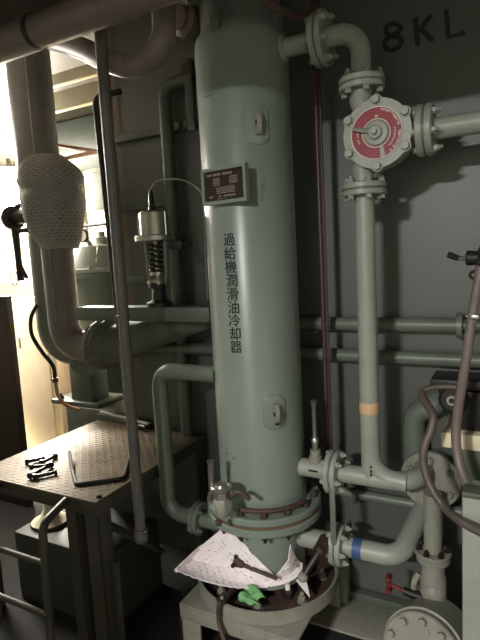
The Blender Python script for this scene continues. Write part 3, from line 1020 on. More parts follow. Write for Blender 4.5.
MB().cyl(onY(473, 318, 1.78) + Vector((-0.02, 0.02, 0)), onY(468, 316, 1.78) + Vector((0, 0.02, 0)), 0.007, n=10).build('clamp_nut', M_steel, pk)
lv = thing('hose_valve', 'black lever valve at the top of the pinkish hose', 'valve', (-0.08, 1.78, 1.5))
a_ = onY(482, 258, 1.78)
b_ = onY(466, 258, 1.78)
MB().cyl(onY(490, 248, 1.78), onY(482, 266, 1.78), 0.03, n=14, bev=0.005).cyl(a_, b_, 0.021, 0.024, 12, bev=0.004).build('body', M_black, lv)
MB().tube(fillet([onY(486, 256, 1.78), onY(497, 254, 1.80), onY(497, 254, 1.80) + Vector((0, 0.497, 0))], 0.04, 6), 0.017, 12).build('supply_stub', M_dsteel, lv)
MB().tube([b_, onY(459, 258.5, 1.775), onY(455, 257.5, 1.772)], 0.0075, 10).build('lever', M_steel, lv)
MB().tube([onY(458, 258.3, 1.774), onY(448, 254.5, 1.765)], [0.0095, 0.0105], 10).build('lever_grip', M_black, lv)
MB().tube(spline([onY(479, 270, 1.79), onY(472, 272, 1.79), onY(470, 276, 1.79), onY(475, 280, 1.79)], 5), 0.0045, 8).build('chain_link', M_dsteel, lv)

# ================================================================== ABSORBENT PAD AND THINGS IN THE TRAY
def make_pad():
    rows = []
    # back edge (leaning on the channel), crease, front lip: sampled left to right
    back = [onZ(175, 570, 0.29), onCyl(201, 546, CX, CY, 0.215), onCyl(226, 525, CX, CY, 0.182), onCyl(242, 542, CX, CY, 0.182), onCyl(258, 560, CX, CY, 0.182), onCyl(276, 577, CX, CY, 0.19), onCyl(289, 560, CX, CY, 0.205), onCyl(291, 545, CX, CY, 0.21)]
    cre = [onZ(176, 569.5, 0.286), onZ(189, 561, 0.270), onZ(208, 564, 0.262), onZ(226, 568.5, 0.258), onZ(246, 574.5, 0.255), onZ(268, 580, 0.252), onZ(290, 575, 0.258), onZ(302, 563, 0.272)]
    lip = [onZ(176, 571.5, 0.284), onZ(190, 577.5, 0.258), onZ(208, 583.5, 0.240), onZ(228, 588, 0.232), onZ(250, 589.5, 0.228), onZ(272, 587.5, 0.228), onZ(290, 582, 0.236), onZ(303, 574, 0.262)]
    NU, NV1, NV2 = 84, 56, 28
    C_, L_ = spline(cre, 12), spline(lip, 12)
    B_ = [back[i // 12].lerp(back[min(i // 12 + 1, len(back) - 1)], (i % 12) / 12) for i in range(len(C_))]
    n = len(B_)
    vs, fs, mi = [], [], []
    NV = NV1 + NV2
    grid = []
    for i in range(n):
        colv = []
        for j in range(NV + 1):
            if j <= NV1:
                t = j / NV1
                p = B_[i].lerp(C_[i], t)
                sag = -0.012 * math.sin(math.pi * t)
                p = p + Vector((0, 0, sag))
            else:
                t = (j - NV1) / NV2
                p = C_[i].lerp(L_[i], t) + Vector((0, 0, -0.010 * math.sin(math.pi * t)))
            colv.append(p)
        grid.append(colv)
    # soften the crease
    for _ in range(3):
        for i in range(n):
            g2 = grid[i][:]
            for j in range(1, NV):
                g2[j] = (grid[i][j - 1] + grid[i][j] * 2 + grid[i][j + 1]) / 4
            grid[i] = g2
    for i in range(n):
        for j in range(NV + 1):
            p = grid[i][j]
            d = Vector((p.x - CX, p.y - CY, 0))
            if d.length < 0.179:
                d = d.normalized() * 0.179
                grid[i][j] = Vector((CX + d.x, CY + d.y, p.z))
    # bond points: pitch in metres over the surface, found by arc length
    pts = [p for c in grid for p in c]
    bond = set()
    pitch = 0.026
    for i in range(1, n - 1):
        for j in range(1, NV):
            p = grid[i][j]
            # sheet coordinates along its diagonals in plan
            a = (p.x * 0.8 + p.z * 0.9 + p.y * 0.5) / pitch
            b = (p.x * 0.8 - p.z * 0.9 - p.y * 0.5) / pitch
            da, db = abs(a - round(a)), abs(b - round(b))
            if da * da + db * db < 0.010:
                bond.add((i, j))
    idx = {}
    for i in range(n):
        for j in range(NV + 1):
            u = (grid[min(i + 1, n - 1)][j] - grid[max(i - 1, 0)][j])
            v = (grid[i][min(j + 1, NV)] - grid[i][max(j - 1, 0)])
            nr = u.cross(v)
            nr = nr.normalized() if nr.length > 1e-9 else Vector((0, 0, 1))
            if nr.z < 0:
                nr = -nr
            p = grid[i][j]
            a = (p.x * 0.8 + p.z * 0.9 + p.y * 0.5) / pitch
            b = (p.x * 0.8 - p.z * 0.9 - p.y * 0.5) / pitch
            puff = (0.0011 if j <= NV1 else 0.0024) * (1 - 0.5 * (math.cos(2 * math.pi * a) + math.cos(2 * math.pi * b)) * 1.0)
            q = p + nr * (0.003 + puff - (0.002 if (i, j) in bond else 0))
            idx[(i, j)] = len(vs)
            vs.append(q)
    top = len(vs)
    for i in range(n - 1):
        for j in range(NV):
            fs.append((idx[(i, j)], idx[(i + 1, j)], idx[(i + 1, j + 1)], idx[(i, j + 1)]))
            mi.append(1 if ((i, j) in bond or (i + 1, j + 1) in bond) and random.random() < 0.75 else 0)
    mbp = MB()
    mbp.v, mbp.f, mbp.mi = [Vector(v) for v in vs], fs, mi
    o = mbp.build('absorbent_pad', [M_pad, M_padd], None, True, 80)
    sol = o.modifiers.new('thickness', 'SOLIDIFY')
    sol.thickness = 0.004
    sol.offset = 0
    tag(o, 'white dimpled absorbent pad folded against the base of the oil cooler', 'absorbent pad')
    return o


make_pad()
wr = thing('socket_tool', 'dark rusty tool with a knobbly head lying on the white pad', 'tool', onZ(240, 563, 0.275))
w0, w1 = onZ(236, 562, 0.315), onZ(277, 579, 0.285)
wd = (w1 - w0).normalized()
MB().tube([w0 + wd * 0.02, w0.lerp(w1, 0.5), w1], [0.0095, 0.0085, 0.0075], 10).build('shaft', M_rust, wr)
MB().cyl(w0 - wd * 0.008, w0 + wd * 0.035, 0.021, 0.015, 10, bev=0.003).build('head', M_rust, wr)
pp = wd.cross(Vector((0, 0, 1))).normalized()
MB().cyl(w0 - pp * 0.034, w0 + pp * 0.034, 0.009, n=8).cyl(w0 + Vector((0, 0, -0.02)), w0 + Vector((0, 0, 0.03)), 0.008, n=8).build('cross_pin', M_dsteel, wr)

# green cloth
rg = MB()
gc = onZ(252, 600, 0.206)
N_ = 18
vs, fs = [], []
rnd = random.Random(5)
for i in range(N_ + 1):
    for j in range(N_ + 1):
        u, v = i / N_ - 0.5, j / N_ - 0.5
        x = u * 0.085
        y = v * 0.075
        z = 0.022 * (0.5 + 0.5 * math.sin(u * 7 + v * 4)) * (1 - 2 * abs(u)) ** 0.5 + 0.015 * math.sin(v * 5 + u * 3) ** 2 - 0.02 * max(0, -v) + 0.008
        vs.append(gc + Vector((x + 0.012 * math.sin(v * 9), y, z)))
for i in range(N_):
    for j in range(N_):
        a = i * (N_ + 1) + j
        fs.append((a, a + 1, a + N_ + 2, a + N_ + 1))
go = rg.add(vs, fs).build('green_rag', M_rag, None, True, 90)
s_ = go.modifiers.new('thickness', 'SOLIDIFY')
s_.thickness = 0.003
tag(go, 'small crumpled bright green rag in the drip tray', 'rag')
# copper drain tube hooked over the rim
dt = thing('drain_tube', 'thin brown drain tube with a fitting hanging from the drip tray', 'tube', onZ(222, 600, 0.15))
MB().tube(spline([onZ(232, 592, 0.215), onZ(224, 596, 0.235), onZ(219, 605, 0.215), onY(219, 622, 1.62), onY(224, 640, 1.6), onY(232, 668, 1.6)], 8), 0.0095, 10).build('tube', M_rust, dt)
MB().cyl(onZ(227, 594, 0.238), onZ(219, 603, 0.222), 0.019, n=8, bev=0.003).build('fitting', M_dsteel, dt)
MB().ball(onZ(222, 598, 0.252), 0.008, 10).build('screw', M_steel, dt)
nt_ = thing('loose_nut', 'dark stud with a pale tip standing in the drip tray', 'stud', onZ(288, 594, 0.17))
nb_ = onZ(288, 597, 0.168)
MB().lathe([(0.024, 0), (0.024, 0.03), (0.018, 0.036)], nb_, n=6).build('nut', M_dsteel, nt_)
MB().lathe([(0.011, 0.03), (0.011, 0.055), (0.008, 0.06)], nb_, n=12).build('tip', M_pale, nt_)
ml = MB()
s0, s1, s2 = onZ(296, 580, 0.215), onZ(310, 597, 0.21), onZ(305, 574, 0.30)
ml.prism([s0, s1, s2], (s1 - s0).cross(s2 - s0).normalized() * 0.003)
tag(ml.build('pad_offcut', M_pad, smooth=False), 'small triangular white pad scrap at the right of the drip tray', 'pad scrap')

# ================================================================== TREAD PLATE PLATFORM
TZ = 0.65
tx0, tx1, ty0, ty1 = -2.27, -1.487, 1.437, 2.27
tab = thing('step_platform', 'grey steel platform with checkered tread plate top', 'platform', ((tx0 + tx1) / 2, (ty0 + ty1) / 2, FZ))
MB().box((tx0, ty0, TZ - 0.006), (tx1, ty1, TZ), 0.0015).build('tread_plate', M_tabletop, tab)
tr = MB()
p_ = 0.03
ii = 0
y = ty0 + 0.015
while y < ty1 - 0.01:
    x = tx0 + 0.015
    jj = 0
    while x < tx1 - 0.01:
        d = Vector((1, 1, 0)).normalized() if (ii + jj) % 2 == 0 else Vector((1, -1, 0)).normalized()
        w = Vector((-d.y, d.x, 0))
        c = Vector((x, y, TZ))
        e = d * 0.0125
        k_ = w * 0.0035
        z_ = Vector((0, 0, 0.0018))
        tr.add([c - e, c - k_, c + e, c + k_, c - e * 0.45 + z_, c + e * 0.45 + z_], [(0, 1, 4), (1, 5, 4), (1, 2, 5), (2, 3, 5), (3, 4, 5), (3, 0, 4)])
        x += p_ * 0.82
        jj += 1
    y += p_ * 0.82
    ii += 1
tr.build('tread_lugs', M_tabletop, tab, smooth=False, kind='stuff')
for (a, b) in (((tx0, ty0, TZ - 0.065), (tx1, ty0 + 0.008, TZ - 0.006)), ((tx1 - 0.008, ty0 + 0.008, TZ - 0.065), (tx1, ty1, TZ - 0.006)),
               ((tx0, ty0 + 0.008, TZ - 0.065), (tx0 + 0.008, ty1, TZ - 0.006)), ((tx0, ty1 - 0.008, TZ - 0.065), (tx1, ty1, TZ - 0.006))):
    MB().box(a, b, 0.0015).build('edge_angle', M_tabfr, tab)
for lx, ly, sx_, sy_ in ((tx1 - 0.004, ty0 + 0.01, -1, 1), (tx0 + 0.004, ty0 + 0.01, 1, 1), (tx1 - 0.004, ty1 - 0.01, -1, -1), (tx0 + 0.004, ty1 - 0.01, 1, -1)):
    l = MB()
    xs = sorted((lx, lx + sx_ * 0.075))
    ys = sorted((ly, ly + sy_ * 0.008))
    l.box((xs[0], ys[0], FZ), (xs[1], ys[1], TZ - 0.006), 0.002)
    xs = sorted((lx, lx + sx_ * 0.008))
    ys = sorted((ly, ly + sy_ * 0.075))
    l.box((xs[0], ys[0], FZ), (xs[1], ys[1], TZ - 0.006), 0.002)
    l.build('leg', M_tabfr, tab)
# inner stiffener leg seen beside the corner leg
l = MB()
lx = onY(75, 560, ty0 + 0.05).x
l.box((lx - 0.03, ty0 + 0.05, FZ), (lx + 0.03, ty0 + 0.058, TZ - 0.07), 0.002).box((lx + 0.022, ty0 + 0.058, FZ), (lx + 0.03, ty0 + 0.11, TZ - 0.07), 0.002)
l.build('leg', M_tabfr, tab)
# diagonal brace on the right side, foot plate
MB().tube([(tx1 - 0.02, ty0 + 0.06, TZ - 0.12), (tx1 - 0.02, ty0 + 0.42, 0.2)], 0.016, 4).build('brace', M_tabfr, tab)
MB().box((tx1 - 0.06, ty0 + 0.06, FZ), (tx1 + 0.03, ty0 + 0.075, 0.36), 0.003).build('gusset', M_tabfr, tab)
q = onZ(99, 497, TZ)
bolt(tab, q, (0, 0, 1), 0.011, M_dsteel, 0.009)

# ladder hooked to the platform
lad = thing('ladder', 'grey tubular ladder leaning on the front of the platform', 'ladder', (-1.75, 1.25, FZ))


def lrail(xo):
    a = onY(66, 503, ty0 - 0.004)
    b = onY(41, 515, 1.27)
    c = onY(52, 668, 1.22)
    b.x += xo
    c.x += xo
    return fillet([(a.x + xo - 0.0, ty0 - 0.002, TZ - 0.02), (b.x, b.y, TZ - 0.035), (c.x, c.y, FZ)], 0.05, 8), b, c


path, lb, lc = lrail(0.0)
MB().tube(path, 0.0165, 14).build('rail', M_tabfr, lad)
path2, lb2, lc2 = lrail(-0.42)
MB().tube(path2, 0.0165, 14).build('rail', M_tabfr, lad)
for py in (563, 609):
    q = onY(40, py, 1.25)
    t = (lb.z - q.z) / (lb.z - lc.z)
    y = lb.y + (lc.y - lb.y) * t
    x = lb.x + (lc.x - lb.x) * t
    MB().tube([(x + 0.005, y, q.z), (x - 0.425, y, q.z)], 0.0125, 12).build('rung', M_tabfr, lad)
# bin panel and pale funnel stand under the platform
tag(MB().box((-2.24, ty0 + 0.16, FZ), (-1.62, ty0 + 0.55, 0.28), 0.01).build('storage_box', mat('storage_paint', (58, 60, 52), 0.6, var=0.15)), 'dull green box stored under the platform', 'box')
fn = thing('pale_drum', 'pale cream flared drum on the box under the platform', 'drum', (-2.14, 1.72, 0.28))
fb = onZ(28, 515, 0.38)
fbx, fby = max(fb.x, -2.0), ty0 + 0.33
MB().lathe([(0.095, 0.282), (0.095, 0.295), (0.05, 0.32), (0.026, 0.36), (0.022, 0.44), (0.03, 0.475)], (-2.13, fby - 0.03, 0), n=28).build('flared_body', M_cream, fn)
MB().lathe([(0.097, 0.281), (0.10, 0.286), (0.097, 0.298)], (-2.13, fby - 0.03, 0), n=28, cap=False).build('rim', M_rust, fn)


# bolts on the platform
def loose_bolt(xa, ya, xb, yb, lab, zoff=0.0):
    a, b = onZ(xa, ya, TZ + 0.013 + zoff), onZ(xb, yb, TZ + 0.011 + zoff)
    d = (b - a).normalized()
    t = thing('stud_bolt', lab, 'bolt', a.lerp(b, 0.5) - Vector((0, 0, 0.012)), 'loose black bolts on the tread plate')
    MB().cyl(a, b, 0.0085, n=10).build('shank', M_black, t)
    MB().lathe([(0.0155, 0), (0.0155, 0.013), (0.013, 0.015)], a, d, 6).build('head', M_black, t)
    MB().lathe([(0.015, 0), (0.015, 0.012)], b, -d, 6).build('nut', M_black, t)


loose_bolt(25, 462, 45, 458, 'black bolt at the far left end of the bolt pile')
loose_bolt(41, 463, 56, 455.5, 'short black bolt at the far right of the bolt pile')
loose_bolt(30, 467, 49, 465.5, 'black bolt in the middle of the bolt pile on top', 0.008)
loose_bolt(29, 476, 52, 464, 'black bolt lying slantwise second from the front of the pile', 0.004)
loose_bolt(33, 477, 57, 472, 'black bolt at the front of the bolt pile nearest the ladder')
# bent rod
ub = [onZ(69.5, 452, TZ + 0.035), onZ(72, 470, TZ + 0.009), onZ(76, 484.5, TZ + 0.009), onZ(124, 478, TZ + 0.009), onZ(129.5, 458, TZ + 0.009), onZ(131, 438, TZ + 0.04)]
tag(MB().tube(fillet(ub, 0.022, 7), 0.0085, 10).build('bent_rod', M_black), 'black U-shaped bent rod lying on the tread plate', 'rod')

# ================================================================== HANGING STANCHION PIPE
SY = 1.6
stx = -1.406
sp = thing('vertical_conduit', 'dark grey vertical pipe with rounded capped lower end hanging before the platform', 'pipe', (stx, SY, 0.4))
sz0 = onY(142, 536, SY).z
MB().tube([(stx, SY, sz0), (stx, SY, 2.97)], 0.0225, 20).build('pipe_run', M_conduit, sp)
MB().ball((stx, SY, sz0 - 0.005), 0.031, 18, (1, 1, 1.05)).build('end_cap', M_conduit, sp)
MB().lathe([(0.026, -0.005), (0.031, -0.003), (0.031, 0.003), (0.026, 0.005)], (stx, SY, sz0 + 0.028), n=20, cap=False).build('ring', M_steel, sp)
zr = onY(126, 316, SY).z
MB().lathe([(0.023, -0.006), (0.0275, -0.004), (0.0275, 0.004), (0.023, 0.006)], (stx, SY, zr), n=20, cap=False).build('ring', M_conduit, sp)
# thinner pipe right behind it
s2x = onY(101, 150, 1.72).x
s2 = thing('thin_conduit', 'thin dark pipe with a rounded top right behind the hanging pipe', 'pipe', (s2x, 1.72, 0.66))
zt2 = onY(97, 96, 1.72).z
zb2 = onZ(134, 470, TZ)
MB().tube(fillet([(zb2.x, zb2.y, TZ), (s2x - 0.01, 1.72, zt2), (s2x + 0.1, 1.76, zt2 + 0.01)], 0.04, 8), 0.0125, 12).build('pipe_run', M_dsteel, s2)

# ================================================================== OVERHEAD PIPES
OY = 1.42
oc0, oc1 = onY(0, 46, OY), onY(73, 17, OY)
oz = (oc0.z + oc1.z) / 2
ov = thing('overhead_pipe', 'large brown overhead pipe crossing the top left corner', 'pipe', (-1.4, OY, oz))
MB().tube([(-3.2, OY, oz), (-0.72, OY, oz)], 0.057, 26).build('pipe_run', M_over, ov)
jx = onY(34, 30, OY).x
MB().tube([(jx - 0.3, OY, oz), (jx, OY, oz)], 0.0615, 26).build('sleeve', M_over, ov)
MB().tube([(jx - 0.003, OY, oz), (jx + 0.02, OY, oz)], 0.060, 26).build('joint_band', M_dsteel, ov)
for hxq in (-0.8, -2.1):
    MB().box((hxq, OY - 0.02, oz + 0.05), (hxq + 0.04, OY + 0.02, 2.98), 0.002).build('hanger', M_over, ov)

UY = 1.66
ub0 = [onY(40, 36, UY), onY(108, 62, UY), onY(128, 68, UY), onY(165, 45, UY), onY(163, -20, UY)]
ubp = thing('overhead_bend', 'brown overhead pipe bend sweeping up beside the oil cooler', 'pipe', (-1.3, UY, 2.5))
pts = [onY(30, 34, UY + 0.2), onY(75, 46, UY + 0.08), onY(106, 60, UY), onY(130, 66, UY), onY(152, 57, UY), onY(163, 38, UY), onY(164, 15, UY), onY(163, -12, UY), onY(160, -60, UY)]
MB().tube(spline(pts, 7), 0.044, 22).build('bend', M_over, ubp)
sq = spline(pts, 7)
for k in (21, 28, 35):
    MB().tube([sq[k], sq[k].lerp(sq[k + 1], 0.35)], 0.0455, 22).build('seam_band', M_lag, ubp)
# clutter fittings behind the cooler head
ft = thing('head_fitting', 'dark round valve fitting left of the cooler head', 'fitting', onY(190, 20, 2.0))
fc = onY(188, 22, 1.9)
MB().lathe([(0.05, -0.06), (0.065, -0.05), (0.065, 0.03), (0.045, 0.04), (0.045, 0.06), (0.02, 0.07)], fc, (-0.2, -1, 0), 24).build('body', M_over, ft)
MB().tube([fc + Vector((0, 0.03, 0)), Vector((CX - 0.1, CY, fc.z))], 0.035, 16).build('neck', M_mdgreen, ft)
MB().tube([fc + Vector((0, 0, 0.05)), fc + Vector((0.0, 0, 0.42))], 0.03, 14).build('upstand', M_over, ft)
# thin line above the head
tag(MB().tube(spline([onY(255, -12, 1.66), onY(272, 4, 1.68), onY(286, 13, 1.72), onY(300, 16, 1.8), onY(318, 2, 1.95), onY(321, -30, 2.0)], 7), 0.011, 10).build('vent_line', M_rust), 'thin dark vent line bending over the top of the oil cooler', 'tube')

# ================================================================== PIPE RACK BEHIND (left of cooler)
RY = 2.245
rk = thing('pipe_rack', 'green vertical pipe with flat cross bars between control valve and cooler', 'pipe rack', (-1.55, RY, FZ))
rkx = -1.583
top = onY(166, 86, RY)
MB().tube(fillet([(rkx, RY, TZ), (rkx, RY, top.z), (-1.39, RY, top.z + 0.01)], 0.07, 8), 0.034, 18).build('upright', M_dkgreen, rk)
for ya, yb, xa, xb in ((139, 127, 115, 200), (210, 201, 122, 172), (279, 278, 127, 183)):
    a, b = onY(xa, ya, RY + 0.055), onY(xb, yb, RY + 0.055)
    z = (a.z + b.z) / 2
    MB().box((a.x, RY + 0.02, z - 0.019), (b.x, RY + 0.05, z + 0.019), 0.002).build('cross_bar', M_dkgreen, rk)
    if ya == 139:
        for kx in (168, 178, 188):
            q = onY(kx, 134, RY)
            MB().lathe([(0.018, 0), (0.018, 0.03), (0.012, 0.034)], (q.x, RY + 0.021, z - 0.0), (0, -1, 0), 12).build('stud', M_dkgreen, rk)
bkx = onY(189, 60, 2.08)
MB().box((bkx.x - 0.02, 2.06, onY(191, 132, 2.08).z), (bkx.x + 0.02, 2.09, bkx.z), 0.003).build('bracket', M_dkgreen, rk)
MB().box((bkx.x - 0.03, 2.05, bkx.z - 0.06), (bkx.x + 0.03, 2.075, bkx.z - 0.02), 0.003).build('bracket_clip', M_rust, rk)
# strip tube at wall edge, copper colour standing for warm light on it
cs = onY(126, 300, 2.27)
tag(MB().tube([(WX0 + 0.035, 2.27, FZ), (WX0 + 0.035, 2.27, 2.97)], 0.008, 10).build('warm_edge_strip', M_copper), 'thin strip along the end of the back wall, coloured like warm light', 'tube')

# channel beam carrying the control valve
CHY = 1.99
c0, c1_ = onY(83, 314, CHY), onY(212, 312, CHY)
chz0, chz1 = 1.318, 1.385
ch = thing('channel_beam', 'dark green steel channel carrying the control valve', 'beam', (-1.6, CHY, 1.3))
MB().box((c0.x, CHY - 0.06, chz0), (c1_.x + 0.02, CHY - 0.05, chz1), 0.002).build('web', M_dkgreen, ch)
MB().box((c0.x, CHY - 0.05, chz1 - 0.009), (c1_.x + 0.02, CHY + 0.05, chz1), 0.002).build('upper_lip', M_dkgreen, ch)
MB().box((c0.x, CHY - 0.05, chz0), (c1_.x + 0.02, CHY + 0.0, chz0 + 0.009), 0.002).build('lower_lip', M_dkgreen, ch)
MB().box((-1.60, CHY + 0.03, chz0), (-1.54, RY - 0.036, chz0 + 0.03), 0.002).build('support_arm', M_dkgreen, ch)

# control valve
AY = CHY - 0.01
ac_ = onY(155, 237, AY)
cv = thing('control_valve', 'spring control valve with steel actuator can and cable on top', 'control valve', (ac_.x, AY, chz1))
ax_ = ac_.x
bz = onY(155, 240, AY).z
tz = onY(155, 211, AY).z
Aq = Vector((ax_, AY, 0))
MB().lathe([(0.066, bz + 0.02), (0.066, tz - 0.008), (0.058, tz), (0.0, tz + 0.004)], Aq, n=36, cap=False).build('actuator_can', M_steel, cv)
MB().lathe([(0.09, bz - 0.006), (0.094, bz - 0.002), (0.094, bz + 0.018), (0.09, bz + 0.022), (0.06, bz + 0.024)], Aq, n=36).build('actuator_flange', M_steel, cv)
MB().lathe([(0.0668, bz + 0.03), (0.0668, tz - 0.02)], Aq, n=14, cap=False, a0=-1.2, a1=0.35).build('can_label', M_redrod, cv, label='dark red label on actuator can')
for dx in (-1, 1):
    MB().tube([(ax_ + dx * 0.078, AY - 0.015, bz + 0.02), (ax_ + dx * 0.078, AY - 0.015, tz - 0.008)], 0.006, 8).build('tie_rod', M_steel, cv)
    MB().tube([(ax_ + dx * 0.056, AY, bz), (ax_ + dx * 0.05, AY, bz - 0.18), (ax_ + dx * 0.036, AY, chz1 + 0.1)], 0.011, 8).build('yoke_arm', M_mdgreen, cv)
sprp = []
for k in range(81):
    t = k / 80
    a = t * 2 * math.pi * 6
    sprp.append((ax_ + math.cos(a) * 0.031, AY + math.sin(a) * 0.031, bz - 0.01 - t * 0.14))
MB().tube(sprp, 0.0068, 7).build('spring', M_dsteel, cv)
MB().lathe([(0.036, bz - 0.165), (0.036, bz - 0.15), (0.012, bz - 0.145)], Aq, n=18).build('spring_seat', M_steel, cv)
MB().tube([(ax_, AY, bz), (ax_, AY, chz1 + 0.05)], 0.010, 10).build('stem', M_steel, cv)
MB().box((ax_ - 0.04, AY - 0.022, bz - 0.215), (ax_ + 0.04, AY + 0.02, bz - 0.185), 0.005).build('stem_clamp', M_steel, cv)
for dx in (-0.028, 0.028):
    bolt(cv, (ax_ + dx, AY - 0.022, bz - 0.2), (0, -1, 0), 0.011, M_steel, 0.014)
MB().lathe([(0.062, chz1 + 0.001), (0.062, chz1 + 0.02), (0.036, chz1 + 0.03), (0.03, chz1 + 0.085), (0.045, chz1 + 0.09), (0.045, chz1 + 0.11), (0.02, chz1 + 0.115)], Aq, n=24).build('bonnet', M_black, cv)
MB().box((ax_ + 0.085, AY - 0.02, bz - 0.05), (ax_ + 0.16, AY + 0.03, bz - 0.012), 0.005).cyl((ax_ + 0.16, AY, bz - 0.03), (ax_ + 0.20, AY, bz - 0.028), 0.012, n=10).build('positioner', M_black, cv)
MB().lathe([(0.016, tz), (0.016, tz + 0.02), (0.012, tz + 0.025), (0.014, tz + 0.05), (0.010, tz + 0.085), (0.006, tz + 0.1)], (ax_ - 0.006, AY, 0), n=12).build('cable_gland', M_black, cv)
cb = [Vector((ax_ - 0.006, AY, tz + 0.09)), onY(155, 183, AY), onY(165, 179.5, AY), onY(182, 180, AY), onY(196, 187, AY), onY(203, 200, AY + 0.02), onY(205, 240, AY + 0.06), onY(208, 300, AY + 0.08)]
MB().tube(spline(cb, 7), 0.0042, 8).build('cable', M_steel, cv)

# ================================================================== LEFT LAGGED PIPES
GY = 2.12
lx_ = onY(62, 300, GY).x
# sheet-metal lagged upper pipe (two shells with a seam)
gx = onY(33, 110, GY).x
lg = thing('lagged_pipe', 'thick grey lagged vertical pipe with brown lower section turning right', 'pipe', (gx, GY, 1.0))
rU = 0.118
gtop = 2.97
gmz = onY(40, 176, GY).z
MB().tube([(gx, GY, gmz - 0.12), (gx, GY, gtop)], rU, 36).build('upper_lagging', M_laggray, lg)
sxp = onCyl(30, 110, gx, GY, rU + 0.002)
MB().tube([(sxp.x, sxp.y, gmz + 0.02), (sxp.x, sxp.y, gtop)], 0.0035, 6).build('seam', M_steel, lg)
lz_end = onY(60, 350, GY).z
hzl = onY(108, 347, GY).z
MB().tube(fillet([(lx_, GY, gmz), (lx_, GY, hzl - 0.0), (lx_ + 0.30, GY, hzl)], 0.13, 6), 0.088, 28).build('lower_lagging', M_lag, lg)
sxp = onCyl(54, 300, lx_, GY, 0.089)
MB().tube([(sxp.x, sxp.y, hzl + 0.15), (sxp.x, sxp.y, gmz - 0.2)], 0.003, 6).build('seam', M_steel, lg)

# netted insulation blanket
bl = thing('insulation_blanket', 'bulging insulation blanket held by hexagonal wire netting on the lagged pipe', 'insulation', (lx_, GY, 1.7))
prof = []
b_px = [(157, 29, 60), (163, 27, 66), (172, 25, 75), (183, 24.5, 79), (190, 28, 76.5), (196, 26.5, 79.5), (204, 27, 79.5), (215, 29, 79.5), (230, 35, 79.5), (243, 43, 78.5), (249, 47, 76)]
rings = []
for y, xa, xb in b_px:
    a, b = onY(xa, y, GY), onY(xb, y, GY)
    c = (a + b) / 2
    rings.append((c.x, c.z, (b - a).length / 2 * 0.86))
rings_s = spline([Vector(r) for r in rings], 6)
nb = 40


def bpt(i, k, h=0.0):
    i = max(0, min(len(rings_s) - 1, i))
    i0 = int(math.floor(i))
    i1 = min(i0 + 1, len(rings_s) - 1)
    r = rings_s[i0].lerp(rings_s[i1], i - i0)
    t = 2 * math.pi * k / nb
    rr = r.z * (1 + 0.025 * math.sin(3 * t + r.y * 9) + 0.02 * math.sin(5 * t - r.y * 21)) + h
    return Vector((r.x + math.cos(t) * rr, GY + math.sin(t) * rr * 0.92, r.y))


vs, fs = [], []
nr_ = len(rings_s)
for i in range(nr_):
    for k in range(nb):
        vs.append(bpt(i, k))
for i in range(nr_ - 1):
    for k in range(nb):
        k2 = (k + 1) % nb
        fs.append((i * nb + k, i * nb + k2, (i + 1) * nb + k2, (i + 1) * nb + k))
fs.append(tuple(range(nb)))
fs.append(tuple((nr_ - 1) * nb + k for k in range(nb)))
MB().add(vs, fs).build('blanket', M_ins, bl)
net = MB()
KS, IS = 1.5, 1.8        # hex cell pitch around / along
ncol = int(round(nb / KS / 2)) * 2
KS = nb / ncol
nrow = int((nr_ - 1) / (IS * 0.75)) + 1
for rI in range(nrow):
    for cI in range(ncol):
        k0 = (cI + (0.5 if rI % 2 else 0)) * KS
        i0 = rI * IS * 0.75
        hx6 = [(k0, i0 + IS / 2), (k0 + KS / 2, i0 + IS / 4), (k0 + KS / 2, i0 - IS / 4), (k0, i0 - IS / 2)]
        for q in range(3):
            (ka, ia), (kb, ib) = hx6[q], hx6[q + 1]
            if max(ia, ib) > nr_ - 1 or min(ia, ib) < 0:
                continue
            net.tube([bpt(ia, ka, 0.002), bpt(ib, kb, 0.002)], 0.0014, 3, cap=False)
net.build('wire_netting', M_wire, bl, kind='stuff')

# rear green pipe with elbow and flange
EY2 = 2.40
gpx = onY(50, 300, EY2).x
gp = thing('green_elbow_pipe', 'green vertical pipe with wide elbow and flange behind the lagged pipe', 'pipe', (gpx, EY2, 1.0))
gpz = onY(80, 348, EY2).z
MB().tube(fillet([(gpx, EY2, 2.97), (gpx, EY2, gpz), (gpx + 0.26, EY2, gpz - 0.03)], 0.17, 12), 0.098, 30).build('elbow_run', M_mdgreen, gp)
fl0 = Vector((gpx + 0.27, EY2, gpz - 0.04))
MB().lathe([(0.135, 0), (0.14, 0.006), (0.14, 0.03), (0.135, 0.036)], fl0, (1, 0, -0.1), 32).build('flange', M_mdgreen, gp)
for k in range(8):
    t = 2 * math.pi * k / 8
    bolt(gp, fl0 + Vector((0.0, math.cos(t) * 0.115, math.sin(t) * 0.115)), (-1, 0, 0.1), 0.013, M_mdgreen, 0.016)

# horizontal insulated reducer wrapped in cloth
ir = thing('wrapped_reducer', 'cloth wrapped insulated pipe tapering right under the channel beam', 'pipe', (-1.8, GY, 1.1))
a, b = onY(104, 346, GY), onY(140, 336, GY)
e = onY(214, 318, GY)
pth, rad = [], []
for k in range(15):
    t = k / 14
    p = Vector((a.x + (e.x - a.x) * t, GY, a.z + (e.z - a.z) * t))
    pth.append(p)
    rad.append((0.114 - 0.068 * t) * (1 + 0.05 * math.sin(k * 2.1)))
MB().tube(pth, rad, 22).build('wrapped_body', M_cloth, ir)
# cloth collar with folds at the joint
pth2, rad2 = [], []
for k in range(9):
    t = k / 8
    p = Vector((a.x - 0.07 + 0.15 * t, GY, a.z + 0.02 - 0.02 * t))
    pth2.append(p)
    rad2.append(0.105 + 0.03 * math.sin(math.pi * t) + 0.007 * (k % 2))
MB().tube(pth2, rad2, 22).build('cloth_collar', M_cloth, ir)

